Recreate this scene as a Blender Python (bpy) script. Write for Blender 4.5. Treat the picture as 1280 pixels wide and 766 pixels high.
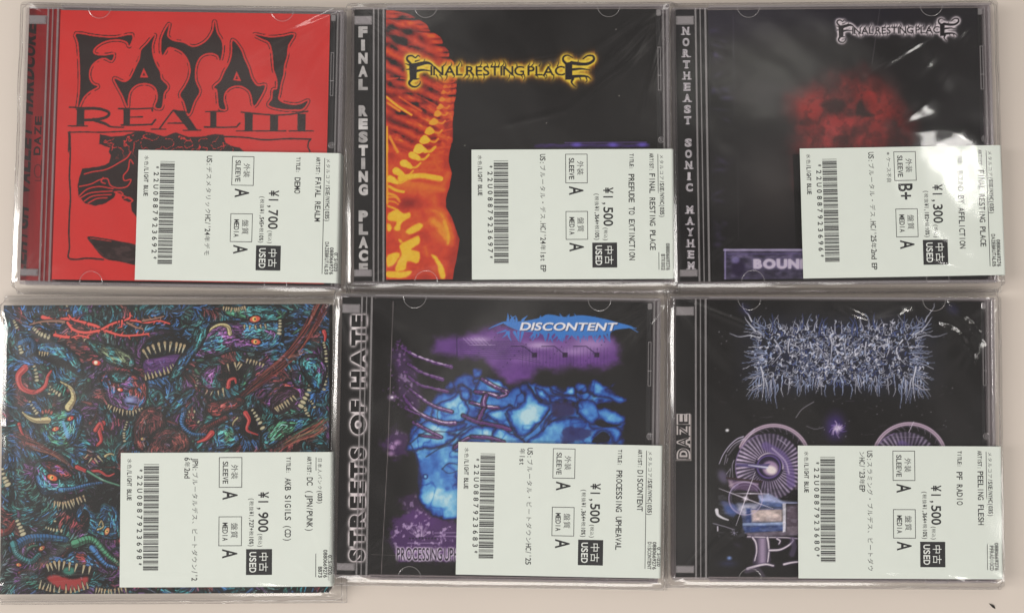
import bpy, math, random
import numpy as np
from math import radians, sin, cos, pi

# ---------------------------------------------------------------- camera
S = bpy.context.scene
for o in list(bpy.data.objects):
    bpy.data.objects.remove(o)
COL = S.collection
FOC, TILT, DIST = 1320.0, radians(2.2), 0.464      # focal length in reference pixels (1280 wide)
CAMPOS = np.array([0.0, -DIST*sin(TILT), 0.010 + DIST*cos(TILT)])
cam_d = bpy.data.cameras.new("camera")
cam_d.sensor_width = 36.0
cam_d.lens = 36.0*FOC/1280.0
cam_d.clip_start, cam_d.clip_end = 0.01, 50.0
cam = bpy.data.objects.new("camera", cam_d)
cam.location = CAMPOS
cam.rotation_euler = (TILT, 0, 0)
COL.objects.link(cam)
S.camera = cam

# ---------------------------------------------------------------- world, lamps, exposure
W = bpy.data.worlds.new("World"); S.world = W; W.use_nodes = True
bg = W.node_tree.nodes["Background"]
# dim unseen shop surroundings: noise patches, brightened to give the film streaky reflections
wt = W.node_tree
w_tc = wt.nodes.new("ShaderNodeTexCoord"); w_nz = wt.nodes.new("ShaderNodeTexNoise"); w_rp = wt.nodes.new("ShaderNodeValToRGB")
w_nz.inputs["Scale"].default_value = 3.4; w_nz.inputs["Detail"].default_value = 3.0; w_nz.inputs["Distortion"].default_value = 0.6
w_rp.color_ramp.elements[0].position = 0.44; w_rp.color_ramp.elements[0].color = (0.20, 0.185, 0.18, 1)
w_rp.color_ramp.elements[1].position = 0.74; w_rp.color_ramp.elements[1].color = (2.6, 2.45, 2.3, 1)
w_e = w_rp.color_ramp.elements.new(0.60); w_e.color = (0.75, 0.71, 0.68, 1)
wt.links.new(w_tc.outputs["Generated"], w_nz.inputs["Vector"]); wt.links.new(w_nz.outputs[0], w_rp.inputs[0]); wt.links.new(w_rp.outputs[0], bg.inputs[0])
bg.inputs[1].default_value = 0.36

def lamp(name, loc, size, power, target=(0, 0, 0), color=(1, 0.965, 0.92)):
    l = bpy.data.lights.new(name, "AREA"); l.shape = "RECTANGLE"
    l.size, l.size_y = size; l.energy = power; l.color = color
    o = bpy.data.objects.new(name, l); COL.objects.link(o); o.location = loc
    d = np.array(target, float)-np.array(loc, float)
    import mathutils
    o.rotation_euler = mathutils.Vector(d).to_track_quat("-Z", "Y").to_euler()
    return o
# shop ceiling: fluorescent fittings about two metres above the counter
lamp("ceiling_light", (1.05, 0.40, 2.0), (0.15, 0.06), 0.45)
lamp("ceiling_light", (-2.3, 0.10, 1.9), (0.60, 1.6), 46)
lamp("ceiling_light", (1.95, -0.55, 2.0), (0.30, 1.3), 9)
lamp("ceiling_light", (0.1, -1.45, 1.9), (1.6, 0.5), 20)
lamp("ceiling_light", (-0.4, 1.65, 2.1), (1.5, 0.25), 5)

S.view_settings.view_transform = "Standard"
S.view_settings.look = "None"
S.view_settings.exposure = 0.32
S.view_settings.gamma = 1.0
S.render.engine = "CYCLES"
S.cycles.max_bounces = 10
S.cycles.transparent_max_bounces = 48
S.cycles.caustics_reflective = False
S.cycles.caustics_refractive = False
S.cycles.use_denoising = True
S.cycles.sample_clamp_indirect = 4.0

# ---------------------------------------------------------------- layout measured on the photograph
RC = np.array([[1, 0, 0], [0, cos(TILT), -sin(TILT)], [0, sin(TILT), cos(TILT)]])
def project(P):
    """world metres (n,3) -> reference pixel"""
    q = (P-CAMPOS) @ RC
    return 640+FOC*q[:, 0]/(-q[:, 2]), 383-FOC*q[:, 1]/(-q[:, 2])
def unproject(p, z):
    d = RC @ np.array([(p[0]-640)/FOC, -(p[1]-383)/FOC, -1.0])
    return (CAMPOS + (z-CAMPOS[2])/d[2]*d)[:2]

# ---------------------------------------------------------------- materials
def mat(name):
    m = bpy.data.materials.new(name); m.use_nodes = True
    nt = m.node_tree; nt.nodes.clear()
    out = nt.nodes.new("ShaderNodeOutputMaterial")
    return m, nt, out
def N(nt, t, **kw):
    n = nt.nodes.new(t)
    for k, v in kw.items(): setattr(n, k, v)
    return n
def principled(name, col, rough=0.5, spec=0.5, noise=None, bump=None, coat=0.0):
    m, nt, out = mat(name)
    b = N(nt, "ShaderNodeBsdfPrincipled")
    b.inputs["Base Color"].default_value = (*col, 1)
    b.inputs["Roughness"].default_value = rough
    b.inputs["Specular IOR Level"].default_value = spec
    b.inputs["Coat Weight"].default_value = coat
    b.inputs["Coat Roughness"].default_value = 0.12
    nt.links.new(b.outputs[0], out.inputs[0])
    tc = N(nt, "ShaderNodeTexCoord")
    if noise:
        sc, amt = noise
        nz = N(nt, "ShaderNodeTexNoise"); nz.inputs["Scale"].default_value = sc; nz.inputs["Detail"].default_value = 6
        nt.links.new(tc.outputs["Object"], nz.inputs["Vector"])
        mx = N(nt, "ShaderNodeMix", data_type="RGBA", blend_type="MULTIPLY")
        mx.inputs[0].default_value = 1.0
        mx.inputs[6].default_value = (*col, 1)
        rp = N(nt, "ShaderNodeMapRange"); rp.inputs[3].default_value = 1-amt; rp.inputs[4].default_value = 1+amt
        nt.links.new(nz.outputs[0], rp.inputs[0])
        nt.links.new(rp.outputs[0], mx.inputs[7])
        nt.links.new(mx.outputs[2], b.inputs["Base Color"])
    if bump:
        sc, st = bump
        nz = N(nt, "ShaderNodeTexNoise"); nz.inputs["Scale"].default_value = sc; nz.inputs["Detail"].default_value = 4
        nt.links.new(tc.outputs["Object"], nz.inputs["Vector"])
        bp = N(nt, "ShaderNodeBump"); bp.inputs["Strength"].default_value = st; bp.inputs["Distance"].default_value = 0.0002
        nt.links.new(nz.outputs[0], bp.inputs["Height"]); nt.links.new(bp.outputs[0], b.inputs["Normal"])
    return m
def clear(name, tint=(1, 1, 1), rough=0.05, base=0.04, top=0.9, haze=0.0, power=4.0):
    """thin clear plastic: see-through, with reflection growing towards grazing angles"""
    m, nt, out = mat(name)
    tr = N(nt, "ShaderNodeBsdfTransparent"); tr.inputs[0].default_value = (*tint, 1)
    gl = N(nt, "ShaderNodeBsdfGlossy"); gl.inputs["Roughness"].default_value = rough
    lw = N(nt, "ShaderNodeLayerWeight"); lw.inputs[0].default_value = 0.5
    pw = N(nt, "ShaderNodeMath", operation="POWER"); pw.inputs[1].default_value = power
    nt.links.new(lw.outputs["Facing"], pw.inputs[0])
    mr = N(nt, "ShaderNodeMapRange"); mr.inputs[3].default_value = base; mr.inputs[4].default_value = top
    nt.links.new(pw.outputs[0], mr.inputs[0])
    mx = N(nt, "ShaderNodeMixShader")
    nt.links.new(mr.outputs[0], mx.inputs[0]); nt.links.new(tr.outputs[0], mx.inputs[1]); nt.links.new(gl.outputs[0], mx.inputs[2])
    last = mx
    if haze > 0:
        df = N(nt, "ShaderNodeBsdfDiffuse"); df.inputs[0].default_value = (0.9, 0.88, 0.86, 1)
        m2 = N(nt, "ShaderNodeMixShader"); m2.inputs[0].default_value = haze
        nt.links.new(mx.outputs[0], m2.inputs[1]); nt.links.new(df.outputs[0], m2.inputs[2]); last = m2
    nt.links.new(last.outputs[0], out.inputs[0])
    return m
def printed(name, rough=0.28, spec=0.5):
    """printed paper: ink colours stored on the sheet, with a fine paper grain"""
    m, nt, out = mat(name)
    b = N(nt, "ShaderNodeBsdfPrincipled"); b.inputs["Roughness"].default_value = rough
    b.inputs["Specular IOR Level"].default_value = spec
    at = N(nt, "ShaderNodeVertexColor", layer_name="ink")
    tc = N(nt, "ShaderNodeTexCoord")
    nz = N(nt, "ShaderNodeTexNoise"); nz.inputs["Scale"].default_value = 2200; nz.inputs["Detail"].default_value = 2
    nt.links.new(tc.outputs["Object"], nz.inputs["Vector"])
    rp = N(nt, "ShaderNodeMapRange"); rp.inputs[3].default_value = 0.9; rp.inputs[4].default_value = 1.1
    nt.links.new(nz.outputs[0], rp.inputs[0])
    mx = N(nt, "ShaderNodeMix", data_type="RGBA", blend_type="MULTIPLY"); mx.inputs[0].default_value = 1
    nt.links.new(at.outputs[0], mx.inputs[6]); nt.links.new(rp.outputs[0], mx.inputs[7])
    nt.links.new(mx.outputs[2], b.inputs["Base Color"])
    nt.links.new(b.outputs[0], out.inputs[0])
    return m

M_TABLE = principled("counter_laminate", (0.582, 0.517, 0.460), 0.42, 0.4, noise=(6, 0.09), bump=(900, 0.10))
M_PAPER = principled("label_paper", (0.735, 0.785, 0.725), 0.6, 0.3, noise=(160, 0.02), bump=(1400, 0.05))
M_INK = principled("black_ink", (0.022, 0.022, 0.024), 0.55, 0.3, noise=(2500, 0.3))
M_WHITE = principled("label_white", (0.78,0.81,0.77), 0.6, 0.3)
M_FILM = clear("sleeve_film", (0.985, 0.985, 0.985), 0.085, 0.060, 0.75, 0.008, 3.0)
M_FOLD = clear("film_fold", (0.93, 0.92, 0.92), 0.12, 0.16, 0.9, 0.05, 2.5)
M_CASE = clear("clear_polystyrene", (0.985, 0.98, 0.985), 0.03, 0.026, 0.9, 0.0, 4.5)
M_EDGE = clear("polystyrene_edge", (0.86, 0.83, 0.86), 0.12, 0.12, 0.60, 0.17, 2.5)
M_WALL = clear("clear_wall", (0.95, 0.94, 0.95), 0.08, 0.05, 0.30, 0.0, 3.0)
M_TRAY = clear("clear_tray", (0.82, 0.80, 0.82), 0.08, 0.07, 0.9, 0.02, 3.0)
M_PRINT = printed("printed_paper", 0.3, 0.3)
M_BOARD = printed("printed_card", 0.35, 0.45)
M_DARK = principled("booklet_edge", (0.02, 0.019, 0.02), 0.5, 0.4, noise=(400, 0.2))
M_FLECK = principled("dark_fleck", (0.03, 0.028, 0.026), 0.8, 0.2, noise=(2000, 0.3))

# ---------------------------------------------------------------- mesh helpers (millimetres in, metres out)
def link(name, me, m, parent=None):
    o = bpy.data.objects.new(name, me); COL.objects.link(o)
    if m is not None:
        for k in (m if isinstance(m, (list, tuple)) else [m]): me.materials.append(k)
    if parent is not None: o.parent = parent
    return o
class MB:
    def __init__(s): s.v, s.f, s.mi = [], [], []
    def add(s, v, f, mi=0):
        b = len(s.v); s.v += [tuple(p) for p in v]; s.f += [tuple(i+b for i in q) for q in f]; s.mi += [mi]*len(f)
    def box(s, x0, x1, y0, y1, z0, z1, mi=0, bev=0.0):
        if bev <= 0:
            s.add([(x0,y0,z0),(x1,y0,z0),(x1,y1,z0),(x0,y1,z0),(x0,y0,z1),(x1,y0,z1),(x1,y1,z1),(x0,y1,z1)],
                  [(3,2,1,0),(4,5,6,7),(0,1,5,4),(1,2,6,5),(2,3,7,6),(3,0,4,7)], mi); return
        b = bev
        r = []
        for z, i in ((z0, b), (z0+b, 0), (z1-b, 0), (z1, b)):
            r += [(x0+b,y0+i,z),(x1-b,y0+i,z),(x1-i,y0+b,z),(x1-i,y1-b,z),(x1-b,y1-i,z),(x0+b,y1-i,z),(x0+i,y1-b,z),(x0+i,y0+b,z)]
        f = [tuple(range(7,-1,-1)), tuple(range(24,32))]
        for k in range(3):
            for j in range(8):
                a = k*8+j; c = k*8+(j+1) % 8
                f.append((a, c, c+8, a+8))
        s.add(r, f, mi)
    def tube(s, pts, rad, n=6, mi=0):
        pts = [np.array(p, float) for p in pts]; rings = []
        for i, p in enumerate(pts):
            t = pts[min(i+1, len(pts)-1)]-pts[max(i-1, 0)]; t /= np.linalg.norm(t)
            u = np.cross(t, (0, 0, 1.0)); 
            if np.linalg.norm(u) < 1e-6: u = np.array((1.0, 0, 0))
            u /= np.linalg.norm(u); w = np.cross(u, t)
            r = rad[i] if hasattr(rad, "__len__") else rad
            rings.append([p+r*(cos(2*pi*k/n)*u+sin(2*pi*k/n)*w) for k in range(n)])
        v = [q for r in rings for q in r]; f = []
        for i in range(len(pts)-1):
            for k in range(n):
                a, b = i*n+k, i*n+(k+1) % n
                f.append((a, b, b+n, a+n))
        f.append(tuple(range(n-1, -1, -1))); f.append(tuple(range((len(pts)-1)*n, len(pts)*n)))
        s.add(v, f, mi)
    def build(s, name, m, parent=None, smooth=False):
        me = bpy.data.meshes.new(name)
        me.from_pydata([tuple(c*0.001 for c in p) for p in s.v], [], s.f)
        me.polygons.foreach_set("material_index", s.mi)
        if smooth: me.polygons.foreach_set("use_smooth", [True]*len(s.f))
        me.update()
        return link(name, me, m, parent)
def grid_mesh(name, P, m, parent=None, rgb=None, smooth=True):
    """P: (ny,nx,3) millimetres"""
    ny, nx = P.shape[:2]
    me = bpy.data.meshes.new(name)
    me.vertices.add(nx*ny); me.vertices.foreach_set("co", (P.reshape(-1)*0.001).astype(np.float32))
    i = np.arange(nx*ny).reshape(ny, nx)
    q = np.stack([i[:-1, :-1], i[:-1, 1:], i[1:, 1:], i[1:, :-1]], -1).reshape(-1, 4)
    nq = len(q)
    me.loops.add(nq*4); me.loops.foreach_set("vertex_index", q.reshape(-1).astype(np.int32))
    me.polygons.add(nq); me.polygons.foreach_set("loop_start", np.arange(0, nq*4, 4, dtype=np.int32))
    me.polygons.foreach_set("use_smooth", np.full(nq, smooth))
    me.update(calc_edges=True)
    if rgb is not None:
        lin = np.clip(rgb, 0, 1).reshape(-1, 3)
        lin = np.where(lin <= 0.04045, lin/12.92, ((lin+0.055)/1.055)**2.4)
        a = me.color_attributes.new("ink", "FLOAT_COLOR", "POINT")
        a.data.foreach_set("color", np.concatenate([lin, np.ones((len(lin), 1))], 1).astype(np.float32).reshape(-1))
    return link(name, me, m, parent)

# ---------------------------------------------------------------- glyphs of the built-in font
_gc = {}
def glyph(ch, bold=0.0):
    k = (ch, bold)
    if k not in _gc:
        c = bpy.data.curves.new("glyph", "FONT"); c.body = ch; c.size = 1; c.offset = bold; c.resolution_u = 4
        o = bpy.data.objects.new("glyph", c); COL.objects.link(o)
        me = bpy.data.meshes.new_from_object(o.evaluated_get(bpy.context.evaluated_depsgraph_get()))
        me.calc_loop_triangles()
        v = np.array([p.co[:2] for p in me.vertices]).reshape(-1, 2)
        t = np.array([p.vertices[:] for p in me.loop_triangles], int).reshape(-1, 3)
        bpy.data.objects.remove(o); bpy.data.curves.remove(c); bpy.data.meshes.remove(me)
        _gc[k] = (v, t)
    return _gc[k]
def typeset(text, pitch, h, bold=0.0, wide=0.84, maxstretch=1.05, prop=False, space=0.32, gap=0.07):
    """half-width characters advance by pitch, full-width ones by twice that; h is the capital height. -> verts, tris, length"""
    V, T, x, nb = [], [], 0.0, 0
    if prop:                                                          # natural letter widths, fitted to the line's whole length
        for ch in text:
            if ch == " ": x += space; continue
            v, t = glyph(ch, bold); v = v.copy(); w0, w1 = v[:, 0].min(), v[:, 0].max()
            v[:, 0] += x-w0; V.append(v); T.append(t+nb); nb += len(v); x += w1-w0+gap
        V = np.concatenate(V); V[:, 0] *= pitch*len(text)/(x-gap); V[:, 1] *= h/0.69
        return V, np.concatenate(T), pitch*len(text)
    for ch in text:
        full = ord(ch) > 0x2000 and ch not in "※" or ch == "※"
        adv = 2*pitch if full else pitch
        if ch != " ":
            v, t = glyph(ch, 0.0 if full else bold)
            if len(v):
                v = v.copy()
                if full:
                    em = h*1.0
                    v[:, 1] = (v[:, 1]+0.05)*em*1.12; v[:, 0] = v[:, 0]*min(2*pitch, em*1.15)
                    v[:, 0] += x+(adv-min(2*pitch, em*1.15))/2
                else:
                    s = h/0.69
                    w = v[:, 0].max()-v[:, 0].min(); cx = (v[:, 0].max()+v[:, 0].min())/2
                    sx = min(wide*pitch/max(w, 1e-3), s*maxstretch)
                    if ch in "I1'.,:;!/()-lit*+": sx = min(sx, s*0.75)
                    v[:, 0] = (v[:, 0]-cx)*sx+x+adv/2; v[:, 1] *= s
                V.append(v); T.append(t+nb); nb += len(v)
        x += adv
    if not V: return np.zeros((0, 2)), np.zeros((0, 3), int), x
    return np.concatenate(V), np.concatenate(T), x

# ---------------------------------------------------------------- print toolkit: inks laid on a sheet of cells
def hashn(ix, iy, seed):
    h = (ix.astype(np.int64)*374761393 + iy.astype(np.int64)*668265263 + seed*144665) & 0xFFFFFFFF
    h = ((h ^ (h >> 13))*1274126177) & 0xFFFFFFFF
    return ((h ^ (h >> 16)) & 0xFFFFFF)/float(0xFFFFFF)
def vnoise(x, y, seed=0):
    ix, iy = np.floor(x), np.floor(y); fx, fy = x-ix, y-iy
    fx, fy = fx*fx*(3-2*fx), fy*fy*(3-2*fy)
    a, b = hashn(ix, iy, seed), hashn(ix+1, iy, seed)
    c, d = hashn(ix, iy+1, seed), hashn(ix+1, iy+1, seed)
    return (a*(1-fx)+b*fx)*(1-fy)+(c*(1-fx)+d*fx)*fy
def fbm(x, y, seed=0, oct=4):
    s, a, t = 0.0, 1.0, 0.0
    for k in range(oct):
        s = s+a*vnoise(x*2**k+17.3*k, y*2**k-9.1*k, seed+k); t += a; a *= 0.5
    return s/t
def sstep(a, b, x):
    t = np.clip((x-a)/(b-a), 0, 1); return t*t*(3-2*t)
def cr(pts, n=6, closed=False):
    """smooth curve through points (Catmull-Rom)"""
    p = np.array(pts, float)
    if closed: q = np.concatenate([p[-1:], p, p[:2]])
    else: q = np.concatenate([2*p[:1]-p[1:2], p, 2*p[-1:]-p[-2:-1]])
    out = []
    for i in range(len(q)-3):
        a, b, c, d = q[i:i+4]
        for t in np.arange(n)/n:
            out.append(0.5*((2*b)+(c-a)*t+(2*a-5*b+4*c-d)*t*t+(3*b-a-3*c+d)*t**3))
    if not closed: out.append(p[-1])
    return np.array(out)
class Z:
    """points read off an enlarged view: origin and scale back to reference pixels"""
    def __init__(s, ox, oy, sc): s.o, s.s = np.array([ox, oy], float), sc
    def __call__(s, pts): return s.o+np.array(pts, float)/s.s
class Sheet:
    def __init__(s, X, Y, base):
        s.X, s.Y = X, Y; s.c = np.zeros(X.shape+(3,))+np.array(base, float)
        s.px = np.hypot(X[1, 1]-X[0, 0], Y[1, 1]-Y[0, 0])/1.414
        o, ex, ey = np.array([X[0, 0], Y[0, 0]]), np.array([X[0, -1]-X[0, 0], Y[0, -1]-Y[0, 0]])/(X.shape[1]-1), np.array([X[-1, 0]-X[0, 0], Y[-1, 0]-Y[0, 0]])/(X.shape[0]-1)
        s.o0, s.inv = o, np.linalg.inv(np.stack([ex, ey], 1))
    def win(s, x0, y0, x1, y1):
        q = (np.array([(x0, y0), (x1, y0), (x1, y1), (x0, y1)])-s.o0) @ s.inv.T
        c0, r0 = np.floor(q.min(0)).astype(int)-3; c1, r1 = np.ceil(q.max(0)).astype(int)+4
        r0, c0, r1, c1 = max(r0, 0), max(c0, 0), min(r1, s.X.shape[0]), min(c1, s.X.shape[1])
        if r0 >= r1 or c0 >= c1: return None
        return slice(r0, r1), slice(c0, c1)
    def mix(s, col, a, w=None):
        w = w or (slice(None), slice(None))
        a = np.clip(a, 0, 1)[..., None]
        s.c[w] = s.c[w]*(1-a)+np.array(col, float)*a
    def add(s, col, a, w=None):
        w = w or (slice(None), slice(None))
        s.c[w] = 1-(1-s.c[w])*(1-np.clip(np.clip(a, 0, 1)[..., None]*np.array(col, float), 0, 1))
    def sd(s, pts, w, closed=True):
        """signed distance to polygon (or distance to a polyline)"""
        X, Y = s.X[w], s.Y[w]; d = np.full(X.shape, 1e9); ins = np.zeros(X.shape, bool)
        n = len(pts)
        for i in range(n if closed else n-1):
            a, b = pts[i], pts[(i+1) % n]; e = b-a; L = e@e
            if L < 1e-12: continue
            t = np.clip(((X-a[0])*e[0]+(Y-a[1])*e[1])/L, 0, 1)
            d = np.minimum(d, (X-a[0]-t*e[0])**2+(Y-a[1]-t*e[1])**2)
            if closed and a[1] != b[1]:
                ins ^= ((a[1] > Y) != (b[1] > Y)) & (X < e[0]*(Y-a[1])/e[1]+a[0])
        d = np.sqrt(d)
        return np.where(ins, -d, d) if closed else d
    def bbox(s, pts, m):
        pts = np.asarray(pts); return s.win(pts[:, 0].min()-m, pts[:, 1].min()-m, pts[:, 0].max()+m, pts[:, 1].max()+m)
    def poly(s, pts, col, soft=0.0, a=1.0, holes=(), rough=0, seed=0):
        pts = np.asarray(pts, float); w = s.bbox(pts, soft+2+rough)
        if w is None: return
        d = s.sd(pts, w)
        for h in holes: d = np.maximum(d, -s.sd(np.asarray(h, float), w))
        if rough: d = d+rough*(fbm(s.X[w]/5, s.Y[w]/5, seed, 3)-0.5)*2
        e = max(soft, s.px*0.6)
        s.mix(col, a*sstep(e, -e, d), w)
    def glow(s, pts, col, r, a=1.0, closed=True, inner=True):
        pts = np.asarray(pts, float); w = s.bbox(pts, r*2.5)
        if w is None: return
        d = s.sd(pts, w, closed)
        s.add(col, a*np.exp(-(np.maximum(d, 0)/r)**2), w)
    def line(s, pts, col, wd, a=1.0, soft=0.0, add=False, rough=0, seed=0):
        """wd: width, or (start, end) taper"""
        pts = np.asarray(pts, float)
        w0, w1 = wd if hasattr(wd, "__len__") else (wd, wd)
        w = s.bbox(pts, max(w0, w1)+soft*2+1.5+rough)
        if w is None: return
        X, Y = s.X[w], s.Y[w]; d = np.full(X.shape, 1e9); n = len(pts)-1
        for i in range(n):
            p, q = pts[i], pts[i+1]; e = q-p; L = e@e
            if L < 1e-12: continue
            t = np.clip(((X-p[0])*e[0]+(Y-p[1])*e[1])/L, 0, 1)
            d = np.minimum(d, np.hypot(X-p[0]-t*e[0], Y-p[1]-t*e[1])-0.5*(w0+(w1-w0)*(i+t)/n))
        if rough: d = d+rough*(fbm(X/3, Y/3, seed, 2)-0.5)*2
        e = max(soft, s.px*0.6)
        m = a*sstep(e, -e, d) if soft < 1.2 else a*np.exp(-(np.maximum(d, 0)/soft)**2)
        (s.add if add else s.mix)(col, m, w)
    def ell(s, cx, cy, rx, ry, col, ang=0, soft=0.6, a=1.0, add=False):
        r = max(rx, ry)+soft*2+1; w = s.win(cx-r, cy-r, cx+r, cy+r)
        if w is None: return
        X, Y = s.X[w]-cx, s.Y[w]-cy; c, n = cos(ang), sin(ang)
        u, v = (X*c+Y*n)/rx, (-X*n+Y*c)/ry
        d = (np.hypot(u, v)-1)*min(rx, ry)
        (s.add if add else s.mix)(col, a*sstep(soft, -soft, d), w)
    def ring(s, cx, cy, rx, ry, wd, col, ang=0, a=1.0, soft=0.6, t0=0, t1=2*pi, add=False):
        t = np.linspace(t0, t1, 48)
        x, y = rx*np.cos(t), ry*np.sin(t)
        s.line(np.stack([cx+x*cos(ang)-y*sin(ang), cy+x*sin(ang)+y*cos(ang)], 1), col, wd, a, soft, add)
    def textmask(s, text, p0, dr, up, pitch, h, bold=0.0, wide=0.84, slant=0.0, **kw):
        """coverage of a line of lettering; p0 baseline start, dr reading direction, up letter-up direction (unit vectors in reference pixels)"""
        v, t, L = typeset(text, pitch, h, bold, wide=wide, maxstretch=3, **kw)
        P = np.array(p0)+np.outer(v[:, 0]+slant*v[:, 1], dr)+np.outer(v[:, 1], up)
        w = s.bbox(P, 3)
        if w is None: return np.zeros((0, 0)), (slice(0, 0), slice(0, 0))
        offs = [(-.33, -.33), (.33, -.33), (-.33, .33), (.33, .33), (0, 0), (0, .33), (0, -.33), (.33, 0), (-.33, 0)]
        Xw, Yw = s.X[w], s.Y[w]; m = np.zeros((len(offs),)+Xw.shape, bool); r0, c0 = w[0].start, w[1].start
        for k in t:
            a, b, c = P[k]
            g = .9*s.px; q = s.win(min(a[0], b[0], c[0])-g, min(a[1], b[1], c[1])-g, max(a[0], b[0], c[0])+g, max(a[1], b[1], c[1])+g)
            if q is None: continue
            q = (slice(max(q[0].start-r0, 0), max(min(q[0].stop-r0, m.shape[1]), 0)), slice(max(q[1].start-c0, 0), max(min(q[1].stop-c0, m.shape[2]), 0)))
            X, Y = Xw[q], Yw[q]
            sg = 1 if (b[0]-a[0])*(c[1]-a[1])-(b[1]-a[1])*(c[0]-a[0]) > 0 else -1
            for j, (ox, oy) in enumerate(offs):
                x, y = X+ox*s.px, Y+oy*s.px; i = np.ones(X.shape, bool)
                for u, z in ((a, b), (b, c), (c, a)): i &= sg*((z[0]-u[0])*(y-u[1])-(z[1]-u[1])*(x-u[0])) >= -1e-9
                m[(j,)+q] |= i
        return m.mean(0), w
    def pad(s, w, k):
        return (slice(max(w[0].start-k, 0), min(w[0].stop+k, s.X.shape[0])), slice(max(w[1].start-k, 0), min(w[1].stop+k, s.X.shape[1])))
def blur(m, r):
    """r in cells"""
    n = int(r*3)+1; k = np.exp(-(np.arange(-n, n+1)/r)**2/2); k /= k.sum()
    m = np.apply_along_axis(lambda a: np.convolve(np.pad(a, n, mode="edge"), k, "valid"), 0, m)
    return np.apply_along_axis(lambda a: np.convolve(np.pad(a, n, mode="edge"), k, "valid"), 1, m)
def text_print(s, text, p0, dr, up, pitch, h, col, glow=None, glow_r=2.0, glow_a=1.6, outline=None, outline_bold=0.05, **kw):
    m, w = s.textmask(text, p0, dr, up, pitch, h, **kw)
    if glow is not None:
        k = int(glow_r/s.px*3)+2; W2 = s.pad(w, k)
        M = np.zeros(s.X[W2].shape); M[w[0].start-W2[0].start:w[0].start-W2[0].start+m.shape[0], w[1].start-W2[1].start:w[1].start-W2[1].start+m.shape[1]] = m
        s.mix(glow, np.clip(blur(M, glow_r/s.px)*glow_a, 0, 1), W2)
    if outline is not None:
        k2 = dict(kw); k2["bold"] = kw.get("bold", 0)+outline_bold; k2["wide"] = kw.get("wide", .84)*1.1
        m2, w2 = s.textmask(text, p0, dr, up, pitch, h, **k2); s.mix(outline, m2, w2)
    s.mix(col, m, w)

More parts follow.
